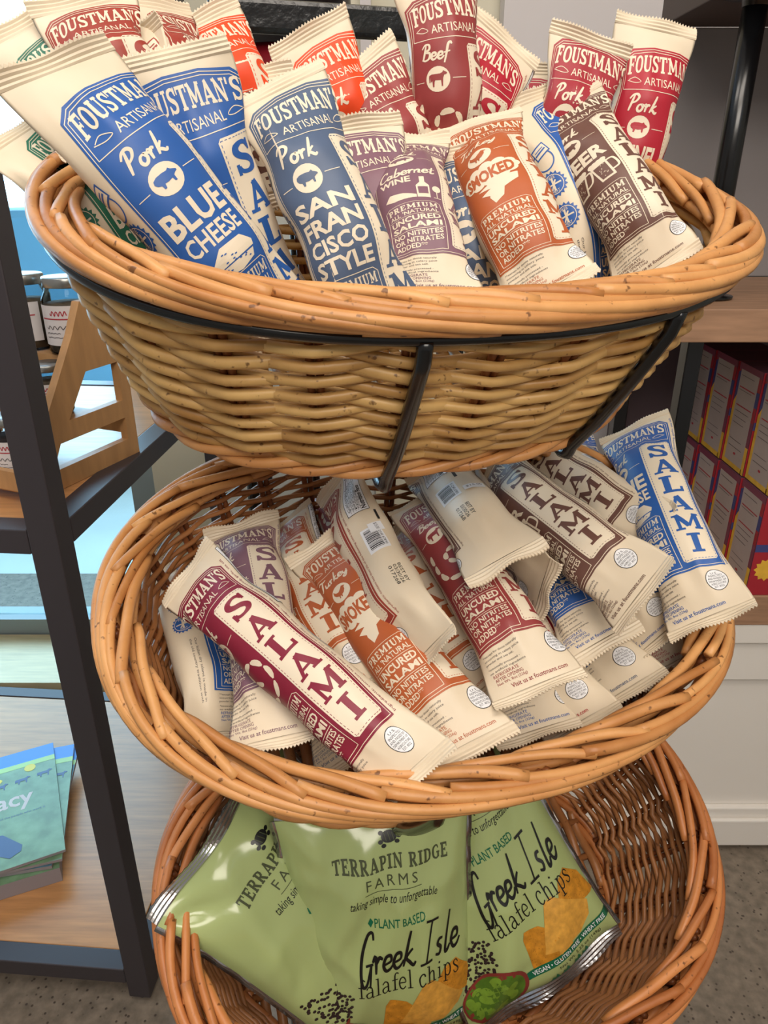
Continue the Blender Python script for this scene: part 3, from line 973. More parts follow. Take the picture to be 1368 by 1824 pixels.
DEPTH = .135
def prof(s):
    s = np.asarray(s, float)
    k = np.clip(s, 0, 1) ** .75
    return .188 + .046 * k, .124 + .043 * k, -DEPTH + (DEPTH - .008) * s

def wicker_basket(fr, label, mw, mr, ms, rows, thick, amp, seed, nst=26):
    r_ = random.Random(seed)
    root = thing('wicker_basket', label, 'basket', fr.w((0, 0, -DEPTH)), 'three tiered wicker baskets')
    # uprights
    mb = MB()
    for i in range(nst):
        for dq in (-.0022, .0022):
            s = np.linspace(-.04, 1.02, 12)
            a, b, h = prof(s)
            t = t_of(i / nst + dq)
            o = oval(np.full(12, t), 1, 1) * np.stack([a, b], 1)
            mb.tube(fr.w(np.column_stack([o, h])), .0026, 6, tint=r_.uniform(.2, .7))
    mb.build('uprights', ms, root)
    # woven wall
    mb = MB()
    per = 7
    for k in range(rows):
        s = .04 + .93 * (k + .5) / rows
        q = np.arange(nst * per) / (nst * per)
        tau = q * nst
        t = t_of(q)
        ph = [r_.uniform(0, 6.28) for _ in range(3)]
        ss = s + (.10 / rows) * (np.sin(q * 2 * np.pi * 3 + ph[0]) + np.sin(q * 2 * np.pi * 7 + ph[1])) + (.65 / rows) * np.sin(np.pi * tau * .5 + (k % 2) * np.pi / 2)
        a, b, h = prof(ss)
        o = oval(t, 1, 1) * np.stack([a, b], 1)
        nn = onormal(t, .23, .165)
        wave = np.cos(np.pi * (tau + k))
        wave = .7 * (np.arcsin(np.clip(np.cos(np.pi * (tau + k)), -1, 1)) * 2 / np.pi) + .3 * wave
        o = o + nn * (amp * wave)[:, None]
        rr = thick * (1 + .10 * np.sin(q * 2 * np.pi * 2 + ph[2]) + .05 * np.sin(q * 2 * np.pi * 9))
        base = r_.uniform(.3, .75)
        n0 = mb.n
        mb.tube(fr.w(np.column_stack([o, h])), rr, 7, closed=True, tint=.5)
        seg = np.floor(q * nst / 4 + k * .37).astype(int)
        tn = np.array([random.Random(k * 97 + int(g)).uniform(-.22, .22) for g in seg]) + base
        mb.t[-1] = np.repeat(tn, 7)
    mb.build('woven_wall', mw, root)
    # bottom
    mb = MB()
    a0, b0 = .188, .124
    n = 30
    for i in range(n):
        x = -a0 + 2 * a0 * (i + .5) / n
        yl = b0 * (1 - abs(x / a0) ** NEXP) ** (1 / NEXP)
        ys = np.linspace(-yl, yl, 22)
        z = -DEPTH + .0035 * np.sin(ys / .036 * math.pi + (i % 2) * math.pi)
        mb.tube(fr.w(np.column_stack([np.full(22, x), ys, z])), .0048, 6, tint=r_.uniform(.2, .8))
    for y in np.arange(-.1165, .12, .036):
        xl = a0 * (1 - abs(y / b0) ** NEXP) ** (1 / NEXP)
        mb.tube(fr.w([(-xl, y, -DEPTH), (0, y, -DEPTH), (xl, y, -DEPTH)]), .0036, 6, tint=.4)
    mb.build('woven_bottom', mw, root)
    # twisted foot band
    mb = MB()
    q = np.linspace(0, 1, 160, endpoint=False)
    t = t_of(q)
    for k in range(3):
        an = q * 2 * np.pi * 9 + k * 2.09
        o = oval(t, .192, .128) + onormal(t, .23, .165) * (.0042 * np.cos(an))[:, None]
        mb.tube(fr.w(np.column_stack([o, -DEPTH - .002 + .0042 * np.sin(an)])), .0040, 7, closed=True, tint=.3 + .15 * k)
    mb.build('foot_band', mr, root)
    # plaited border: long outer rods and a herringbone of short inner rods
    mb = MB()
    hw, hh = .0125, .0076
    def border(q0, dq, a0_, a1_, npts, rad, lift=0., cut=True):
        u = np.linspace(0, 1, npts)
        qq = q0 + dq * u
        al = np.radians(a0_ + (a1_ - a0_) * (u + .06 * np.sin(u * 2 * np.pi)))
        t = t_of(qq)
        o = oval(t, .232, .167)
        nn = onormal(t, .232, .167)
        o = o + nn * ((hw + lift) * np.cos(al))[:, None]
        h = (hh + lift) * np.sin(al) - .003
        mb.tube(fr.w(np.column_stack([o, h])), rad, 8, tint=r_.uniform(.15, .9))
    NB = 28
    for i in range(NB):
        j = r_.uniform(-.004, .004)
        border(i / NB + j, .185 + r_.uniform(-.015, .02), 82 + r_.uniform(-6, 6), -58, 26, .0037 * r_.uniform(.85, 1.15), lift=r_.uniform(-.0018, .0020))
    for i in range(NB):
        j = r_.uniform(-.004, .004)
        border(i / NB + .004 + j, -.085 + r_.uniform(-.01, .01), 66 + r_.uniform(-8, 8), 205, 16, .0039 * r_.uniform(.85, 1.1), lift=r_.uniform(-.001, .0016))
    for i in range(NB // 2):
        border(i / (NB // 2) + .4, .10, 215, 250, 10, .004)
        border(i / (NB // 2) + .4, .10, -45, -80, 10, .004)
    mb.build('plaited_border', mr, root)
    return root

# ------------------------------------------------------------------ setting
M_FLOOR = mat('speckled concrete', (128, 116, 102), 0.55, var=.28, scale=45, bump=.05)
tf = M_FLOOR.node_tree
def speckle(m, rgb, scale, lo, hi):
    t = m.node_tree
    b = t.nodes['Principled BSDF']
    src = b.inputs['Base Color'].links[0].from_socket
    n = t.nodes.new('ShaderNodeTexVoronoi')
    n.inputs['Scale'].default_value = scale
    tcn = t.nodes.new('ShaderNodeTexCoord')
    t.links.new(tcn.outputs['Object'], n.inputs['Vector'])
    r = t.nodes.new('ShaderNodeMapRange')
    r.inputs[1].default_value = lo
    r.inputs[2].default_value = hi
    r.inputs[3].default_value = 1
    r.inputs[4].default_value = 0
    t.links.new(n.outputs['Distance'], r.inputs[0])
    mx = t.nodes.new('ShaderNodeMix')
    mx.data_type = 'RGBA'
    t.links.new(r.outputs[0], mx.inputs[0])
    t.links.new(src, mx.inputs[6])
    mx.inputs[7].default_value = lin(rgb)
    t.links.new(mx.outputs[2], b.inputs['Base Color'])
speckle(M_FLOOR, (74, 64, 56), 70, .12, .22)
M_WALL = mat('white wall paint', (226, 220, 220), 0.7, bump=.05, bscale=40)
M_WALLC = mat('cream wall paint', (228, 222, 200), 0.7)
M_WALLG = mat('grey green wall paint', (176, 178, 172), 0.7)
M_CAB = mat('white cabinet paint', (236, 230, 222), 0.45)
M_FRAME = mat('bronze metal', (68, 62, 66), 0.42, metal=.25)
M_WOODL = mat('bamboo board', (196, 142, 92), 0.30, var=.16, scale=9, stretch=(1, 12, 12), spec=.5)
M_WOODR = mat('brown shelf board', (166, 128, 100), 0.5, var=.2, scale=10, stretch=(1, 9, 9))
M_BAMB = mat('bamboo riser', (190, 144, 96), 0.45, var=.12, scale=10, stretch=(6, 6, 1))
M_DARK = mat('dark mauve panel', (74, 60, 66), 0.6)
M_GREYP = mat('grey panel', (140, 134, 134), 0.6)
M_GLASS = glass_mat('window glass')

b = MB()
b.box(-3.2, 2.4, -3.0, 2.6, -.06, 0)
fl_ = b.build('floor', M_FLOOR, smooth=False)
struct(fl_)
# back wall right of the window
struct(boxobj('wall_back', -.69, 2.2, 2.06, 2.16, 0, 3.0, M_WALLC))
struct(boxobj('wall_back', .27, 2.2, 1.98, 2.058, 0, 3.0, M_WALL))
struct(boxobj('ceiling', -3.2, 2.4, -3.0, 2.16, 3.0, 3.1, M_WALL))
struct(boxobj('wall_right', 1.9, 2.0, -.8, 1.978, 0, 3.0, M_WALLG))
# window: frame, sill and pane
win = thing('window_1', 'tall window with pale frame at the left behind the metal shelf', 'window', (-1.9, 2.10, .0))
struct(win)
wf = MB()
M_WFR = mat('window frame', (150, 164, 168), 0.4)
wf.box(-3.2, -.69, 2.06, 2.14, .02, .13)
wf.box(-3.2, -.69, 2.06, 2.14, 2.5, 2.6)
wf.box(-.76, -.69, 2.06, 2.14, .13, 2.5)
wf.box(-2.0, -1.94, 2.06, 2.14, .13, 2.5)
wf_o = wf.build('window_frame', M_WFR, win, smooth=False)
wp_ = MB()
wp_.box(-3.2, -.76, 2.09, 2.10, .13, 2.5)
wp_.build('pane', M_GLASS, wf_o, smooth=False)
struct(boxobj('trim_1', -3.2, -.69, 1.80, 2.055, .0005, .075, mat('sun strip ledge wood', (226, 206, 160), .4, var=.1, scale=8, stretch=(1, 10, 10))))  # added ledge, its pale colour stands in for a strip of sunlight
# street outside
M_PAVE = mat('pale pavement', (206, 214, 214), .8, var=.06, scale=4)
struct(boxobj('ground', -6, -.2, 2.62, 12, -.08, -.02, M_PAVE))
car = thing('parked_car', 'blue parked car seen blurred through the window', 'car', (-2.2, 5.0, -.02))
M_CARB = mat('blue car paint', (140, 200, 245), .3)
cb = MB()
prof_c = [(-3.5, .25), (-3.5, .75), (-3.1, .85), (-2.7, 1.28), (-1.7, 1.3), (-1.25, .9), (-.75, .82), (-.7, .3)]
n_ = len(prof_c)
vv = [(x, 4.3, z) for x, z in prof_c] + [(x, 5.8, z) for x, z in prof_c]
cb.add(vv, [tuple(range(n_)), tuple(range(2 * n_ - 1, n_ - 1, -1))] + [(i, i + n_, (i + 1) % n_ + n_, (i + 1) % n_) for i in range(n_)])
cb.build('body', M_CARB, car, smooth=False, bevel=.05)
for x in (-2.95, -1.25):
    cw = MB()
    cw.tube([(x, 4.26, .27), (x, 4.45, .27)], .29, 24)
    cw.build('wheel', M_BLACK, car)

# ------------------------------------------------------------------ left: metal shelf with bamboo boards
LS = thing('metal_shelf', 'dark bronze metal shelf with bamboo boards at the left by the window', 'shelf', (-.7, 1.2, 0))
LM = yawM(-4.5, (-.448, .91, 0))      # local origin = front right post's front right corner
def lbox(name, x0, x1, y0, y1, z0, z1, m, bev=.002, par=LS):
    b = MB()
    b.box(x0, x1, y0, y1, z0, z1, 0, LM)
    return b.build(name, m, par, smooth=False, bevel=bev)
DL = .80
for (x, y) in ((-.042, 0), (-.042, DL - .04), (-1.2, 0), (-1.2, DL - .04)):
    lbox('post', x, x + .042, y, y + .042, 0.012, 2.1, M_FRAME)
for z in (.05, .970, 1.9):
    for y in (0.0005, DL - .0395):
        lbox('beam', -1.158, -.0425, y, y + .04, z, z + .038, M_FRAME)
    for x in (-.0415, -1.1995):
        lbox('beam', x, x + .041, .0425, DL - .0405, z, z + .038, M_FRAME)
lbox('board', -1.158, -.043, .041, DL - .041, .972, 1.006, M_WOODL)
lbox('board', -1.158, -.043, .041, DL - .041, .052, .087, M_WOODL)
for (x, y) in ((-.021, .021), (-.021, DL - .02), (-1.18, .021), (-1.18, DL - .02)):
    mb = MB()
    p = np.array([x, y, 0]) @ LM[0].T + LM[1]
    mb.lathe([(0, 0), (.014, 0), (.016, .004), (.01, .012), (0, .012)], p, 16)
    mb.build('leveling_foot', M_FRAME, LS)

# bamboo riser on the upper board
RM = yawM(-22, (-.522, 1.005, 1.0068))
ris = thing('bamboo_riser', 'bamboo stepped riser holding spice jars on the upper board of the metal shelf', 'riser', (-.6, 1.15, 1.0068))
def side_panel(x0, x1):
    out_ = [(0, 0), (.0, .036), (.05, .105), (.10, .175), (.135, .225), (.16, .27), (.245, .27), (.245, 0)]
    h1 = [(.052, .032), (.222, .032), (.222, .070), (.075, .070)]
    h2 = [(.100, .100), (.222, .100), (.222, .165), (.15, .165)]
    bm = bmesh.new()
    tr = tessellate_polygon([[Vector((y, z, 0)) for y, z in L_] for L_ in (out_, h1, h2)])
    allp = out_ + h1 + h2
    vs = [bm.verts.new((x0, y, z)) for y, z in allp]
    for t in tr:
        try:
            bm.faces.new([vs[i] for i in t])
        except ValueError:
            pass
    geo = bmesh.ops.extrude_face_region(bm, geom=bm.faces[:])
    bmesh.ops.translate(bm, verts=[g for g in geo['geom'] if isinstance(g, bmesh.types.BMVert)], vec=(x1 - x0, 0, 0))
    bmesh.ops.recalc_face_normals(bm, faces=bm.faces[:])
    V = np.array([v.co[:] for v in bm.verts])
    bm.verts.index_update()
    F = [tuple(v.index for v in f.verts) for f in bm.faces]
    bm.free()
    m = MB()
    m.add(V @ RM[0].T + RM[1], F)
    o = m.build('side_panel', M_BAMB, ris, smooth=False)
    return o
side_panel(-.014, 0)
side_panel(-.334, -.32)
for nm, y0, y1, z0, z1 in (('step', .005, .075, .012, .024), ('step', .095, .16, .088, .098), ('step', .165, .235, .17, .182), ('front_rail', -.006, .004, .02, .05), ('front_rail', .088, .096, .098, .118), ('cross_bar', .228, .24, .04, .07)):
    mb = MB()
    mb.box(-.32, -.014, y0, y1, z0, z1, 0, RM)
    mb.build(nm, M_BAMB, ris, smooth=False)
# spice jars
M_JGL = glass_mat('jar glass', (225, 232, 235), .2)
M_LID = mat('silver lid', (176, 176, 172), .3, metal=.9)
M_PAPER = mat('label paper', (222, 214, 212), .6)
M_SPA = mat('ground spice', (112, 92, 72), .9, var=.3, scale=120)
M_SPB = mat('dark spice', (58, 42, 40), .8, var=.3, scale=120)
M_RED = mat('label red', (176, 52, 62), .6)
def jar(lx, ly, lz, R, Hh, label, msp, lab_yaw=-30, lid=True):
    p = np.array([lx, ly, lz]) @ RM[0].T + RM[1]
    root = thing('spice_jar', label, 'jar', p, 'spice jars on the bamboo riser')
    g = MB()
    g.lathe([(0, .0005), (R * .9, .0005), (R, .006), (R, Hh * .72), (R * .82, Hh * .84), (R * .8, Hh * .9)], p, 32)
    gl_o = g.build('glass', M_JGL, root)
    c = MB()
    c.lathe([(0, .004), (R * .88, .004), (R * .94, .01), (R * .94, Hh * .66), (0, Hh * .68)], p, 28)
    c.build('spice', msp, root)
    l = MB()
    l.lathe([(0, Hh), (R * .84, Hh), (R * .87, Hh * .985), (R * .87, Hh * .88), (R * .84, Hh * .87), (0, Hh * .87)], p, 32)
    l.build('lid', M_LID, root)
    A = Art()
    A.rect(0, 0, 60, 48, 0, 0)
    sw = np.linspace(0, 1, 14)
    for (xa, xb, yy, am, wd_, c_) in ((20, 40, 9, 3.0, 1.2, 1), (12, 40, 26, 2.2, 1.0, 2), (10, 30, 33, .5, .8, 2), (10, 46, 38, .4, .8, 2)):
        A.line(np.stack([xa + (xb - xa) * sw, yy + am * np.sin(sw * 26)], 1), wd_, c_, 1, smooth=True)
    A.rect(6, 15, 54, 16.6, 1, 1)
    A.finish(np.arange(0, 61, 3), [])
    an = (A.VV[:, 0] / 60 - .5) * 2.0 + math.radians(-90 + lab_yaw)
    rr = R + .0006 + .0003 * A.VV[:, 2]
    zz = Hh * .66 - A.VV[:, 1] / 48 * Hh * .52
    m = MB()
    m.v = [np.stack([p[0] + rr * np.cos(an), p[1] + rr * np.sin(an), p[2] + zz], 1)]
    m.f = A.FF; m.m = A.CC; m.t = [np.full(len(an), .5)]
    m.build('label', [M_PAPER, M_RED, M_PGREY], gl_o)
jar(-.058, .198, .1825, .040, .118, 'tall jar of brown spice on the top riser step, right end', M_SPA, -5)
jar(-.150, .198, .1825, .040, .118, 'tall jar of brown spice on the top riser step, second from the right', M_SPA, -5)
jar(-.056, .128, .0985, .031, .080, 'jar of pale spice on the middle riser step, right end', M_SPA, 0)
jar(-.126, .128, .0985, .031, .080, 'jar of pale spice on the middle riser step, second from the right', M_SPA, 0)
jar(-.055, .041, .0245, .033, .095, 'jar of dark spice on the lowest riser step, right end', M_SPB, 0)
jar(-.130, .041, .0245, .033, .095, 'jar of dark spice on the lowest riser step, second from the right', M_SPB, 0)

# magazines on the lower board
M_PGS = mat('paper pages', (150, 142, 146), .7)
M_COV = mat('magazine green', (122, 158, 122), .35, var=.22, scale=30)
M_COVB = mat('magazine blue', (40, 130, 225), .35)
M_COVY = mat('magazine lime', (176, 220, 130), .35)
M_COVD = mat('magazine shade blue', (66, 92, 140), .4)
M_COVT = mat('magazine teal', (92, 132, 150), .35, var=.2, scale=30)
M_YEL = mat('magazine yellow', (236, 220, 70), .4)
zz0 = .0875
mgs = [(0, .040, 'grey', -23, 'thick book with grey page edges at the bottom of the magazine stack'),
       (.010, .010, 'teal', -12, 'teal magazine turned out to the right in the stack'),
       (.012, .008, 'top', -17, 'green cattle magazine second from the top of the stack'),
       (.0, .008, 'top', -26, 'green magazine with pale title and grazing cattle, topmost of the stack')]
for i, (dx, hh_, kind, yw, lab) in enumerate(mgs):
    Wd, Hd = .28, .36
    M4 = yawM(-yw, (-.752 + dx * 2, 1.275 + .006 * i, zz0))
    root = thing('magazine', lab, 'magazine', (-.7, 1.2, zz0), 'magazines on the lower board')
    m = MB(); m.box(-Wd, 0, -Hd * .5, Hd * .5, 0.0004, hh_ - .0012, 0, M4); m.build('pages', M_PGS, root, smooth=False)
    A = Art()
    A.rect(-200, -130, 0, 130, 0, 0)
    A.rect(-200, -130, 0, -98, 1, 1)
    A.rect(-200, -98, 0, -86, 2, 1)
    if kind != 'grey':
        A.text('Legacy', (-150, 10 - 40, -38, 16), 4, 1, bold=.02)
        A.ell(-40, -80, 9, 9, 3, 2)
        A.ell(-92, -66, 9, 6, 3, 2)
        for q in range(4):
            cw_ = np.array(COW)
            A.poly(np.stack([-30 - q * 34 + cw_[:, 0] * 24, -48 + q * 3 - cw_[:, 1] * 16], 1), 5, 2)
        A.poly([(-130, 80), (-100, 55), (-84, 60), (-58, 92), (-60, 104), (-76, 112), (-92, 100), (-110, 118), (-140, 120)], 5, 2)
        A.text('stories from the range and the people who work it', (-150, 22, -22, 28), 5, 1)
    A.finish([], [])
    P = np.stack([A.VV[:, 0] * 1.4 / 1000, -A.VV[:, 1] / 130 * .18, hh_ - .0012 + .0003 * (A.VV[:, 2] + 1)], 1) @ M4[0].T + M4[1]
    m = MB(); m.v = [P]; m.f = A.FF; m.m = A.CC; m.t = [np.full(len(P), .5)]
    m.build('cover', [M_COVT if kind == 'teal' else M_COV, M_COVB, M_COVY, M_YEL, M_PAPER, M_COVD], root, smooth=False)
    zz0 += hh_ + .0006

# ------------------------------------------------------------------ right: shelf unit on a white cabinet
RS = thing('shelf_unit', 'dark shelf unit with brown boards and black pipe post at the right', 'shelf', (.85, 1.45, .63))
def rbox(name, x0, x1, y0, y1, z0, z1, m, bev=.002, par=RS):
    return boxobj(name, x0, x1, y0, y1, z0, z1, m, par, bev)
rbox('board', .49, 1.5, 1.25, 1.68, 1.195, 1.25, M_WOODR)
rbox('board', .49, 1.5, 1.255, 1.68, .632, .70, M_WOODR)
rbox('top_board', .53, 1.5, 1.25, 1.68, 1.71, 1.76, mat('dark walnut board', (70, 54, 48), .5))
rbox('back_panel', .535, 1.5, 1.682, 1.70, .70, 1.195, M_DARK)
rbox('back_panel', .535, 1.5, 1.682, 1.70, 1.2505, 1.71, M_GREYP)
for (y0, y1) in ((1.30, 1.335), (1.645, 1.68)):
    rbox('post', .532, .56, y0, y1, .7005, 1.1945, M_BLACK)
mb = MB()
mb.tube([(.578, 1.375, 1.256), (.578, 1.375, 1.48), (.578, 1.375, 1.7095)], .019, 20)
mb.build('pipe_post', M_BLACK, RS)
mb = MB()
mb.lathe([(0, 1.2505), (.045, 1.2505), (.046, 1.255), (.022, 1.258), (.02, 1.272), (0, 1.272)], (.578, 1.375, 0), 28)
mb.build('flange', M_BLACK, RS)
mb = MB()
mb.lathe([(0, 1.7095), (.05, 1.7095), (.051, 1.704), (.022, 1.701), (.02, 1.69), (0, 1.69)], (.578, 1.375, 0), 28)
mb.build('flange', M_BLACK, RS)
# white cabinet
CB = thing('base_cabinet', 'white panelled base cabinet under the brown shelf at the right', 'cabinet', (.9, 1.5, 0))
cbx = lambda n, x0, x1, y0, y1, z0, z1, bev=.003: boxobj(n, x0, x1, y0, y1, z0, z1, M_CAB, CB, bev)
cbx('body', .36, 1.55, 1.285, 1.70, .02, .585)
cbx('top', .35, 1.56, 1.258, 1.71, .5855, .6315)
cbx('rail', .36, 1.55, 1.270, 1.2849, .486, .585)
cbx('rail', .36, 1.55, 1.270, 1.2849, .02, .126)
cbx('stile', .36, .48, 1.270, 1.2849, .1262, .4858)
cbx('baseboard', .355, 1.555, 1.258, 1.2698, .02, .10, .004)
# cartons: two rows, one on top of the other
M_CSIDE = mat('carton side panel', (178, 162, 156), .55, var=.04)
M_CRED = mat('carton red', (164, 36, 48), .45)
M_CMAG = mat('carton magenta', (128, 60, 80), .5)
M_CYEL = mat('carton yellow', (226, 176, 60), .5, var=.15, scale=40)
M_CBLU = mat('carton blue', (62, 66, 122), .5)
M_CBOX = mat('carton plum', (92, 52, 70), .55)
row_w = ('lower', 'upper')
ordw = ('nearest', 'second', 'third', 'farthest')
for r in range(2):
    for c in range(4):
        z0 = .7004 + r * .2085
        y0 = 1.256 + c * .1005 + (.006 if r else .002)
        x0 = .708 - c * .004 + r * .004
        root = thing('carton', '%s carton of the %s row counted from the shelf front, right of the black post' % (ordw[c], row_w[r]), 'carton', (x0 + .06, y0 + .05, z0), 'red and pink cartons on the right shelf')
        m = MB(); m.box(x0, x0 + .13, y0, y0 + .098, z0, z0 + .207); bx_o = m.build('box', M_CBOX, root, smooth=False, bevel=.0015)
        A = Art()   # printed side, seen from the left (X runs towards the viewer)
        A.rect(0, 0, 97, 206, 2, 0)
        A.rect(0, 0, 97, 14, 3, .5)
        A.poly([(0, 60), (12, 50), (12, 206), (0, 206)], 1, .5)
        A.poly([(0, 20), (12, 14), (12, 60), (0, 80)], 4, .6)
        A.rect(85, 100, 97, 206, 3, .5)
        A.rect(85, 40, 97, 70, 4, .5)
        A.rect(85, 150, 97, 206, 1, .6)
        A.rect(10, 196, 88, 206, 1, .6)
        A.rect(10, 12, 86, 196, 0, 1)
        for yy, c_ in ((22, 5), (44, 6), (50, 5), (80, 6), (92, 5), (104, 5), (116, 5), (150, 5), (164, 5)):
            A.rect(16, yy, 80 if c_ == 6 else 60 + (yy * 7) % 18, yy + (2.2 if c_ == 6 else 1.0), c_, 2)
        A.ell(48, 176, 5, 2.4, 6, 2)
        A.finish([], [])
        P = np.stack([np.full(len(A.VV), x0) - .0004 - .0003 * A.VV[:, 2], y0 + .0975 - A.VV[:, 0] / 1000, z0 + .2065 - A.VV[:, 1] / 1000], 1)
        m = MB(); m.v = [P]; m.f = A.FF; m.m = A.CC; m.t = [np.full(len(P), .5)]
        m.build('printed_side', [M_CSIDE, M_CYEL, M_CRED, M_CMAG, M_CBLU, M_PGREY, M_RED], bx_o, smooth=False)
        A = Art()
        A.rect(0, 0, 129, 206, 0, 0)
        A.gear(30, 150, 22, 1, 1, 12, .12)
        A.gear(95, 60, 28, 1, 1, 12, .12)
        A.rect(0, 96, 129, 112, 2, 1)
        A.finish([], [])
        P = np.stack([x0 + A.VV[:, 0] / 1000 + .0005, np.full(len(A.VV), y0) - .0004 - .0003 * A.VV[:, 2], z0 + .2065 - A.VV[:, 1] / 1000], 1)
        m = MB(); m.v = [P]; m.f = A.FF; m.m = A.CC; m.t = [np.full(len(P), .5)]
        m.build('printed_front', [M_CRED, M_CYEL, M_CBLU], bx_o, smooth=False)

# dark red canister and pale upright behind the rack's top bar
can = thing('canister', 'dark red canister with black lid on a stand behind the top bar', 'canister', (-.18, 1.6, 1.5))
mb = MB(); mb.lathe([(0, 1.5), (.1, 1.5), (.105, 1.51), (.105, 1.66), (0, 1.66)], (-.18, 1.6, 0), 32); mb.build('body', mat('dark red enamel', (120, 18, 30), .35), can)
mb = MB(); mb.lathe([(0, 1.92), (.09, 1.92), (.12, 1.90), (.12, 1.6605), (0, 1.6605)], (-.18, 1.6, 0), 32); mb.build('lid', mat('black plastic', (28, 24, 28), .3), can)
cst = boxobj('pedestal', -.34, -.02, 1.45, 1.75, 0.0, 1.4995, M_WALLG, None, .004)
cst['label'] = 'grey pedestal under the dark red canister behind the rack'
cst['category'] = 'pedestal'
struct(boxobj('trim_2', -.055, -.03, 2.02, 2.058, 0, 3.0, M_WALL))
# ------------------------------------------------------------------ the rack and its three baskets
wicker_basket(FR[0], 'topmost honey coloured wicker basket full of upright salami packages', M_WICK, M_RIM, M_STAKE, 19, .0037, .0050, 11, nst=24)
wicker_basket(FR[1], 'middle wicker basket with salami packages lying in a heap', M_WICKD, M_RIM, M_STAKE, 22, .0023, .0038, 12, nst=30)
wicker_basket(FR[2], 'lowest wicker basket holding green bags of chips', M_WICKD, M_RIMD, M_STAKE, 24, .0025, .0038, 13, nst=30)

rack = thing('basket_rack', 'black metal three tier rack that carries the wicker baskets', 'rack', (0.06, .75, 0))
def hook_path(x, xb):
    """support arm: down the outside of the wall, then back under the basket"""
    P = []
    for h in np.linspace(-.0155, -.140, 10):
        u = (h + .0155) / (-.140 + .0155)
        a, b, _ = prof((h + DEPTH) / (DEPTH - .008))
        xx = x + (xb - x) * u
        y = -b * (1 - abs(xx / a) ** NEXP) ** (1 / NEXP)
        P.append((xx, y - .0125 + (.004 if u == 0 else 0), h))
    yb = P[-1][1]
    P += [(xb, yb + .002, -.149), (xb, yb + .009, -.1525), (xb, .0, -.1535), (xb, .135, -.1535), (xb, .152, -.147), (xb, .200, -.02)]
    return np.array(P)
for i, fr in enumerate(FR):
    q = np.linspace(0, 1, 120, endpoint=False)
    t = t_of(q)
    ring = oval(t, .2395, .1725)
    mb = MB()
    mb.tube(fr.w(np.column_stack([ring, np.full(120, -.0155)])), .0037, 10, closed=True)
    mb.build('ring', M_BLACK, rack)
    for x, xb in ((-.050, -.047), (.119, .100)):
        P = fr.w(hook_path(x, xb))
        mb = MB()
        # rounded path
        Q = [P[0]]
        for a_, b_ in zip(P[:-1], P[1:]):
            for tt in np.linspace(0, 1, 4)[1:]:
                Q.append(a_ + (b_ - a_) * tt)
        mb.tube(np.array(Q), .0047, 10)
        mb.build('support_arm', M_BLACK, rack)
# flat bar frame at the back
bl, br = FR[0].w([-.098, .205, .064]), FR[0].w([.105, .205, .064])
bt = FR[0].ez * 0
up = np.array([0, 0, 1.0])
def bar(p, q, wd, th, nm):
    d = unit(q - p)
    n = unit(np.cross(d, FR[0].ex if abs(d @ up) > .7 else up))
    s_ = np.cross(d, n)
    V = []
    for e in (p, q):
        for a_, c_ in ((-1, -1), (1, -1), (1, 1), (-1, 1)):
            V.append(e + n * a_ * th / 2 + s_ * c_ * wd / 2)
    m = MB()
    m.add(V, [(0, 1, 2, 3), (7, 6, 5, 4)] + [(k, k + 4, (k + 1) % 4 + 4, (k + 1) % 4) for k in range(4)])
    return m.build(nm, M_BLACKBAR, rack, smooth=False, bevel=.004)
bar(bl - FR[0].ex * .013, br + FR[0].ex * .013, .024, .010, 'top_bar')
for e in (bl, br):
    e2 = np.array([e[0], e[1], 0.0])
    bar(e - up * .0125, e2 + up * .001, .026, .010, 'post')
for fr in FR:
    for xb in (-.047, .100):
        p = fr.w([xb, .200, -.02])
        q = (bl if xb < 0 else br).copy()
        q[2] = p[2]
        mb = MB()
        mb.tube([p, (p + q) / 2, q], .0045, 10)
        mb.build('brace', M_BLACK, rack)
bk = unit(np.array([-FR[0].ex[1], FR[0].ex[0], 0]))
for e in (bl, br):
    base = np.array([e[0], e[1], .012])
    bar(base - bk * .012, base - bk * .42, .024, .010, 'foot')

# ------------------------------------------------------------------ salami packages, top basket
GU, GM = 'salami packages standing in the top basket', 'salami packages lying in the middle basket'
def far_point(px, Q, L):
    """point on the sight line of a pixel at distance L from Q, beyond Q"""
    r = pix_ray(*px)
    m = EYE - Q
    A, B, C = r @ r, 2 * (r @ m), m @ m - L * L
    disc = max(B * B - 4 * A * C, 0)
    return EYE + r * ((-B + math.sqrt(disc)) / (2 * A))
DBG = []
def U(p0, p1, y1, rate, fl, label, **k):
    """p1 = where the stick meets the rim, rate = pixels per millimetre along the stick"""
    Q = FR[0].hit(p1, 1, y1)
    P = far_point(p0, Q, math.hypot(p0[0] - p1[0], p0[1] - p1[1]) / rate / 1000)
    kk = k.pop('kk', (.03, .0))
    k['kick'] = FR[0].ey * kk[0] - FR[0].ez * kk[1]
    L = k.pop('L', .24)
    vis = float(np.linalg.norm(Q - P))
    if k.pop('short', False):
        k['full'] = L
        L = min(L, vis + .035)
    k['L'] = L
    F = P + unit(Q - P) * L + k['kick'] * .3
    DBG.append((label[:40], FR[0].loc(P).round(3), FR[0].loc(Q).round(3), FR[0].loc(F).round(3)))
    pack(P, Q, fl, label, GU, **k)
def Mm(p0, p1, h1, fl, label, L=.22, foot=None, **k):
    """p1 = outer edge of the foot at height h1 over the rim plane"""
    Q = FR[1].hit(p1, 2, h1)
    if foot is None:
        P = far_point(p0, Q, L)
    else:
        P = Q + unit(FR[1].hit(p0, 2, foot) - Q) * L
    DBG.append((label[:40], FR[1].loc(P).round(3), FR[1].loc(Q).round(3)))
    pack(P, Q, fl, label, GM, L=L, **k)

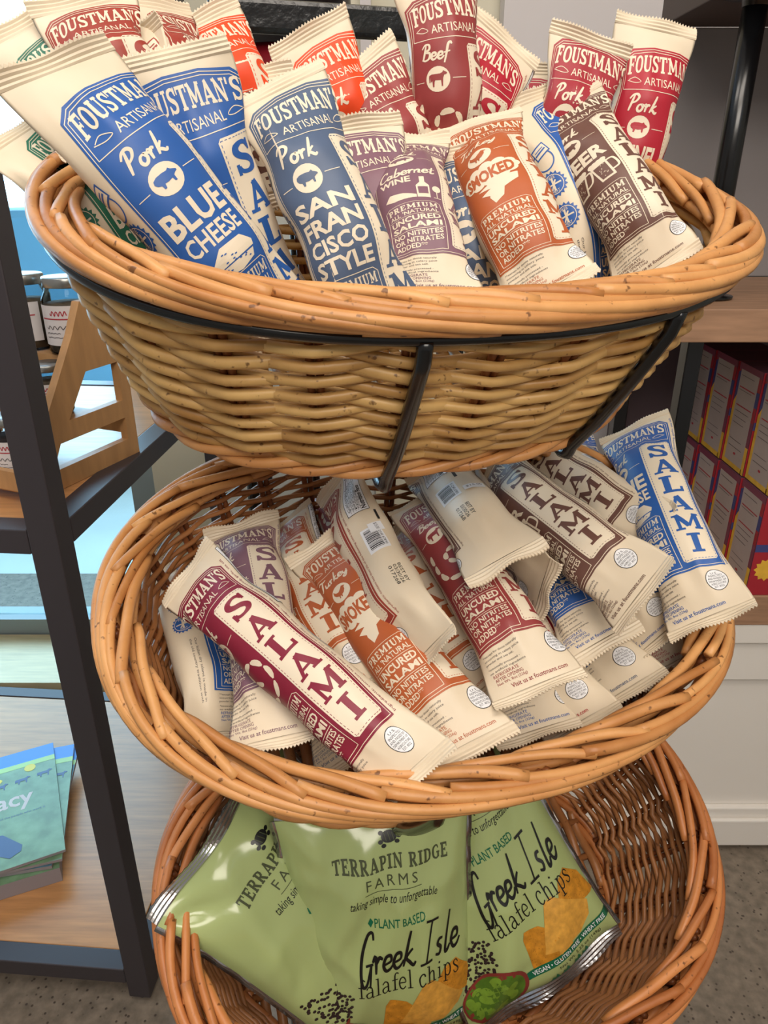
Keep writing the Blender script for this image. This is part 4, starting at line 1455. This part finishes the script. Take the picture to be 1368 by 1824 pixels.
U((78, 96), (438, 528), -.075, 3.6, 'blue', 'bright blue cheese salami package frontmost at the left end of the top basket', face=-23, W=.059, dv=11, short=True)
U((15, 225), (205, 420), .04, 2.8, 'green', 'cream salami package with green badges under the left front blue one', face=-46, short=True)
U((297, 80), (470, 530), -.03, 3.3, 'blue', 'bright blue salami package directly behind the frontmost blue one, letter column showing', face=-2, dv=1, short=True)
U((235, 68), (330, 330), .03, 2.6, 'rust', 'cream salami package whose crimped top rises behind the second blue one', face=60, short=True)
U((483, 138), (650, 525), -.085, 2.95, 'navy', 'slate blue salami package reading san francisco style in the front row', face=-13, short=True)
U((718, 242), (778, 520), -.09, 1.8, 'mauve', 'mauve cabernet wine salami package with bottle print in the front row', face=-15, dv=2, L=.172)
U((625, 208), (705, 480), -.025, 2.6, 'mauve', 'mauve salami package half hidden between slate blue and cabernet wine ones', face=-2, short=True)
U((843, 206), (985, 512), -.085, 2.0, 'copper', 'orange brown smoked turkey salami package in the front row of the top basket', face=-12, W=.057, dv=2, L=.185)
U((800, 260), (862, 500), -.025, 2.4, 'navy', 'dark slate blue salami package deep between cabernet wine and turkey ones', face=-14, short=True)
U((935, 165), (1075, 480), -.02, 2.2, 'blue', 'white sided salami package with blue badges right of the smoked turkey one', face=-46, kk=(.06, .03), short=True)
U((990, 180), (1170, 468), -.06, 2.05, 'brown', 'brown beer salami package at the right end of the front row', face=-6, L=.185)
U((632, 100), (725, 300), .075, 2.5, 'beef', 'dark red beef salami package behind the slate blue and cabernet ones', face=-13, short=True)
U((772, -70), (792, 250), .085, 2.7, 'beef', 'tallest dark red beef salami package, upright at centre, cut by the photo', face=-12, short=True, dv=8)
U((545, 45), (618, 250), .10, 2.6, 'orange', 'vivid orange red salami package in front of the black bar', face=-14, dv=3, short=True)
U((345, 24), (428, 195), .10, 2.5, 'orange', 'vivid orange red salami package at the left end of the black bar', face=-10, short=True)
U((140, -8), (225, 150), .05, 2.6, 'rust', 'brick red salami package at the upper left behind the blue ones', face=-8, short=True)
U((255, -5), (330, 150), .08, 2.4, 'rust', 'cream salami package with only a sliver of brick red, upper left', face=-46, short=True)
U((40, 28), (150, 190), .06, 2.7, 'green', 'salami package with green print at the far upper left corner', face=-12, short=True, dv=12)
U((435, 122), (500, 290), .06, 2.4, 'brown', 'brown salami package peeking out between blue and slate blue ones', face=-8, short=True)
U((905, 52), (830, 210), .10, 2.5, 'crimson', 'crimson salami package leaning right beside the tall beef one', face=10, twist=0, short=True)
U((968, 110), (958, 250), .11, 2.4, 'crimson', 'crimson salami package between the leaning one and the rose red one', face=16, twist=3, short=True)
U((1055, 58), (1005, 250), .075, 2.5, 'rose', 'rose red pork salami package standing behind the brown beer one', face=-10, short=True, dv=-5)
U((1173, 30), (1108, 330), .06, 2.5, 'crimson', 'crimson fennel pork salami package at the right rear of the top basket', face=-18, dv=10, short=True)

# ------------------------------------------------------------------ salami packages, middle basket
Mm((430, 930), (497, 1338), -.03, 'mauve', 'mauve salami package lying under the burgundy one', face=8, L=.22)
Mm((318, 1010), (405, 1325), -.08, 'blue', 'salami package with blue badges wedged at the left basket wall', face=-46, L=.185, foot=-.075)
Mm((324, 1012), (754, 1390), .004, 'burgundy', 'burgundy salami package lying diagonally on top at the left', face=17, L=.235, W=.05, flat=.06, dv=7)
Mm((500, 925), (648, 1240), -.035, 'copper', 'orange brown salami package with letter column, left of the smoked turkey one', face=19, L=.21)
Mm((568, 962), (850, 1345), -.015, 'copper', 'orange brown smoked turkey salami package in the middle basket', face=-8, L=.222)
Mm((597, 850), (772, 1178), .005, 'rust', 'face down salami package with barcode, left of the beef one', face=52, price=True, L=.205)
Mm((748, 884), (968, 1240), .010, 'beef', 'dark red beef salami package lying in the centre of the middle basket', face=-10, L=.235)
Mm((775, 826), (905, 1006), .04, 'brown', 'face down salami package with white price sticker, right of the beef one', face=60, price=2, L=.19, twist=-4)
Mm((830, 860), (975, 1060), .0, 'brown', 'plain cream foot of a salami package under the stickered one', face=66, L=.18)
Mm((862, 838), (1158, 1070), .052, 'brown', 'brown beer salami package with letter column up on the heap', face=12, L=.215)
Mm((925, 795), (1180, 965), .022, 'brown', 'brown salami package behind the beer one, letters partly covered', face=22, L=.2)
Mm((1125, 752), (1272, 1118), .025, 'blue', 'bright blue salami package leaning over the right end of the middle basket', face=8, L=.225)
Mm((1000, 790), (1120, 960), -.02, 'blue', 'blue salami package mostly hidden behind the two brown ones', face=-8, L=.19)
Mm((960, 930), (1078, 1160), -.008, 'blue', 'blue salami package whose foot sticks out under the beer one', face=-5, foot=-.03, L=.19)
Mm((1060, 930), (1185, 1150), -.012, 'blue', 'cream foot of a blue salami package left of the leaning blue one', face=20, foot=-.04, L=.19)
Mm((980, 1030), (1130, 1245), -.04, 'navy', 'slate blue salami package foot with round stamp at the right front', face=12, foot=-.06, L=.2)
Mm((920, 1080), (1045, 1305), -.045, 'crimson', 'salami package foot with a red line near the front rim', face=16, foot=-.06, L=.2)
Mm((860, 1080), (965, 1320), -.05, 'blue', 'pale salami package foot with blue print by the front rim', face=-14, foot=-.07, L=.2)
Mm((720, 1000), (865, 1250), -.05, 'copper', 'orange brown salami package under the turkey and beef ones', face=20, foot=-.07, L=.2)
Mm((1080, 990), (1215, 1195), -.04, 'crimson', 'crumpled foot of a salami package with red print at the right rim', face=-10, foot=-.06, L=.18)
Mm((585, 855), (680, 1060), -.04, 'rust', 'brick red salami package under the face down one with barcode', face=-10, L=.19)
Mm((560, 1150), (640, 1360), -.065, 'navy', 'dark salami package in the shade under the burgundy one', face=10, foot=-.075, L=.19)

# ------------------------------------------------------------------ bags of chips
M_FGREEN = mat('pale green film', (170, 184, 122), 0.16, var=.03, scale=12, spec=.6)
M_FOIL = mat('silver foil', (190, 190, 192), 0.22, metal=.95, bump=.2, bscale=60)
M_DGR = mat('print dark green', (24, 104, 72), .3)
M_CHIP = mat('print tortilla', (196, 132, 40), .35, var=.25, scale=160)
speckle(M_CHIP, (130, 78, 24), 420, .1, .2)
M_CHIP2 = mat('print tortilla light', (212, 156, 66), .35, var=.2, scale=160)
M_PEP = mat('print peppercorn', (48, 36, 36), .4, var=.4, scale=300)
M_BEAN = mat('print bean', (120, 156, 52), .3, var=.2, scale=90)
M_BEAN2 = mat('print bean dark', (82, 118, 38), .3, var=.2, scale=90)
M_BOWL = mat('print bowl', (134, 54, 48), .35)
M_INKD = mat('print ink', (26, 26, 24), .35)
M_INKG = mat('print olive', (72, 78, 50), .35)
BW, BH = 164.0, 232.0
def chip_art():
    a = Art()      # 0 ink 1 dark green 2 chip 3 chip light 4 pepper 5 bean 6 bean dark 7 bowl 8 olive 9 white
    a.ell(84, 22, 8, 4.5, 0, 0, 18)
    for x, y in ((75, 25), (78, 28), (92, 26), (94, 22), (76, 19)):
        a.ell(x, y, 2.6, 1.6, 0, 0, 10)
    for i in range(3):
        a.line([(79 + i * 4, 19), (81 + i * 4, 25)], .8, 8, 1)
    a.slab('TERRAPIN RIDGE', (24, 34, 144, 47), 8, 0, gap=.12)
    a.text('FARMS', (56, 51, 110, 60), 8, 0, spacing=1.4)
    a.rect(54, 63, 114, 63.5, 8, 0)
    a.text('taking simple to unforgettable', (38, 66, 130, 76), 0, 0, shear=.35)
    a.poly([(55, 92), (58, 87), (61, 91), (58, 96)], 1, 0)
    a.text('PLANT BASED', (62, 88, 116, 96.5), 1, 0, bold=.01)
    a.script('Greek', (42, 99, 104, 150), 0, 1, gap=-.02, wd=.085)
    a.script('Isle', (108, 95, 156, 140), 0, 1, gap=.04, wd=.085)
    a.strokes(Sl, 'falafel chips', (40, 141, 152, 166), 0, 1, .04)
    for V in a.V:
        V[:, 0] = 54 + (V[:, 0] - 40) * .84
    # chips
    a.poly([(78, 176), (82, 170), (97, 174), (110, 186), (106, 214), (80, 212), (74, 214)], 2, 0)
    a.poly([(112, 160), (121, 158), (152, 186), (146, 198), (130, 206), (110, 204), (90, 200)], 3, .6)
    a.poly([(134, 152), (146, 146), (158, 160), (164, 186), (150, 184), (126, 166)], 2, .3)
    a.poly([(104, 198), (116, 196), (120, 214), (100, 212)], 3, .9)
    # green strip with lettering
    a.rect(66, 207, 168, 215, 1, 1.2)
    a.text('VEGAN \u2022 GLUTEN FREE \u2022 WHEAT FREE', (72, 208.7, 158, 213.4), 9, 2, bold=.01)
    a.text('Net Wt. 5.25 oz (149g)', (96, 218, 148, 222.5), 8, 1)
    # peppercorns
    r_ = random.Random(5)
    for i in range(210):
        t, q = r_.random(), r_.random()
        x = 6 + 46 * q * (1 - .3 * t)
        y = 150 + 56 * t + 16 * (q - .4)
        a.ell(x, y, 1.5, 1.4, 4, .1 + (i % 7) * .1, 8)
    # bowl of green beans
    a.ell(34, 210, 33, 24, 7, 1.4, 30)
    a.ell(33, 210, 30, 21, 6, 1.6, 30)
    for i in range(26):
        an = i * 2.4
        rr = 3.2 * math.sqrt(i + .3)
        x, y = 33 + rr * 1.55 * math.cos(an), 210 + rr * 1.0 * math.sin(an)
        P = np.array([(5.6 * math.cos(k / 14 * 6.283), 3.9 * math.sin(k / 14 * 6.283)) for k in range(14)])
        c_, s_ = math.cos(an * 1.7), math.sin(an * 1.7)
        P = P @ np.array([[c_, s_], [-s_, c_]]) + [x, y]
        a.add(P, [tuple(range(14))], 5 if i % 3 else 6, 1.8 + (i % 9) * .12)
    # herbs
    for x in (84, 96, 110, 120):
        a.poly([(x, 230), (x + 2, 225), (x + 5, 227), (x + 7, 223), (x + 9, 227), (x + 8, 230)], 1, 1)
    return a.finish(np.arange(0, 41) / 40 * BW, np.arange(0, 51) / 50 * BH)
CHIP = chip_art()
def chip_bag(c, right, down, label, seed, bulge=.055):
    """c = middle of the bag's front, right/down = directions along the printed face"""
    r_ = np.random.RandomState(seed)
    R = unit(np.asarray(right, float)); D = np.asarray(down, float); D = unit(D - R * (D @ R)); N = np.cross(-D, R) * -1
    N = np.cross(R, -D)
    nu, nv = 41, 51
    u, v = np.meshgrid(np.linspace(0, 1, nu), np.linspace(0, 1, nv))
    eu = 1 - np.abs(2 * u - 1) ** 2.4
    ev = 1 - np.abs(2 * v - 1) ** 3.0
    z = bulge * .5 * np.clip(eu, 0, 1) ** .6 * np.clip(ev, 0, 1) ** .7
    # creases that run in from the corners and the side edges
    cr = np.zeros_like(u)
    for k in range(9):
        x0, y0 = r_.choice([0., 1.]), r_.rand()
        if k < 4:
            x0, y0 = [(0, 0), (1, 0), (0, 1), (1, 1)][k]
        an = math.atan2(.5 - y0, .5 - x0) + r_.uniform(-.4, .4)
        dx, dy = math.cos(an), math.sin(an)
        al = (u - x0) * dx + (v - y0) * dy
        ac = -(u - x0) * dy + (v - y0) * dx
        cr += np.exp(-(ac / (.03 + .06 * np.clip(al, 0, 1))) ** 2) * np.exp(-(al / .32) ** 2) * r_.choice([-1, 1]) * r_.uniform(.5, 1)
    for k in range(10):
        x0, y0 = r_.rand(), r_.rand()
        an = r_.uniform(0, 3.14)
        dx, dy = math.cos(an), math.sin(an)
        al = (u - x0) * dx + (v - y0) * dy
        ac = -(u - x0) * dy + (v - y0) * dx
        cr += .42 * np.exp(-(np.abs(ac) / .028)) * np.exp(-(al / r_.uniform(.08, .2)) ** 2) * r_.choice([-1, 1])
    for k in range(5):
        cr += .25 * np.sin(6.28 * (u * r_.uniform(1, 4) + v * r_.uniform(1, 4)) + r_.rand() * 6)
    wv = np.clip(np.minimum(np.minimum(u, 1 - u) * 5, np.minimum(v, 1 - v) * 8), 0, 1)
    z += cr * .0052 * wv
    pin = 1 - .06 * np.sin(np.pi * v) * 0 - .05 * (np.abs(2 * v - 1) < .9)
    x = (u - .5) * BW / 1000
    x = x * (1 - .07 * np.clip(ev, 0, 1))
    y = (v - .5) * BH / 1000
    wob = .006 * np.sin(u * 9 + seed) * (np.abs(2 * v - 1) ** 4)
    G = np.asarray(c)[None, None] + x[..., None] * R + y[..., None] * D + (z + wob)[..., None] * N
    Gb = np.asarray(c)[None, None] + x[..., None] * R + y[..., None] * D + (-z * .8 - .0008 + wob)[..., None] * N
    root = thing('chip_bag', label, 'chip bag', np.asarray(c) + D * BH / 2000, 'green bags of chips in the lowest basket')
    m = MB(); m.grid(G); m.build('front_film', M_FGREEN, root)
    m = MB(); m.grid(Gb[:, ::-1])
    o = m.build('back_film', M_FOIL, root)
    Ng = grid_normals(G, False)
    if (Ng[25, 20] @ N) < 0:
        Ng = -Ng
    iu = CHIP.VV[:, 0] / BW * (nu - 1); iv = CHIP.VV[:, 1] / BH * (nv - 1)
    P = bilinear(G, iu, iv, False) + bilinear(Ng, iu, iv, False) * (.0004 + .0002 * CHIP.VV[:, 2])[:, None]
    m = MB(); m.v = [P]; m.f = CHIP.FF; m.m = CHIP.CC; m.t = [np.full(len(P), .5)]
    m.build('printed_design', [M_INKD, M_DGR, M_CHIP, M_CHIP2, M_PEP, M_BEAN, M_BEAN2, M_BOWL, M_INKG, M_PWHITE], root)
    # foil seals at head and foot, ribbed and wavy
    for e in (0, nv - 1):
        d = -D if e == 0 else D
        nx, ny = 61, 8
        base = np.array([[np.interp(t, np.linspace(0, 1, nu), G[e, :, k]) for k in range(3)] for t in np.linspace(0, 1, nx)])
        Gs = np.zeros((ny, nx, 3))
        for j in range(ny):
            t = j / (ny - 1)
            Gs[j] = base + d * t * .011 + N[None, :] * (.003 * t * np.sin(np.linspace(0, 14, nx) + seed) + .0006 * (j % 2))[:, None] + (d * (.0006 * (np.arange(nx) % 2))[:, None] if j == ny - 1 else 0)
        m = MB(); m.grid(Gs + N * .0004); m.grid((Gs - N * .0004)[:, ::-1])
        m.build('foil_seal', M_FOIL, root, smooth=False)
    # thin foil strips along both sides
    for e, sg in ((0, -1), (nu - 1, 1)):
        a_ = G[:, e]
        m = MB(); m.grid(np.stack([a_ + N * .0003, a_ + R * sg * .004 + N * .0003 + N * .001 * np.sin(np.arange(nv))[:, None], Gb[:, e]]))
        m.build('side_edge', M_FOIL, root)
    return root
def Fbag(tl, d0, tr, d1, bl_, d2, label, seed, **k):
    """top left, top right and lower left of the printed face: pixel and distance along the view axis"""
    a, b_, d = (EYE + pix_ray(*p) * t for p, t in ((tl, d0), (tr, d1), (bl_, d2)))
    R = unit(b_ - a)
    D = d - a
    D = unit(D - R * (D @ R))
    chip_bag(a + R * BW / 2000 + D * BH / 2000, R, D, label, seed, **k)
Fbag((284, 1652), .56, (482, 1352), .64, (545, 1810), .62, 'green chip bag turned sideways at the left of the lowest basket', 4)
Fbag((488, 1458), .60, (838, 1405), .625, (552, 1824), .645, 'green chip bag frontmost in the middle of the lowest basket', 7)
Fbag((612, 1440), .66, (890, 1260), .69, (790, 1750), .66, 'green chip bag leaning right in the lowest basket, foil foot showing', 9)
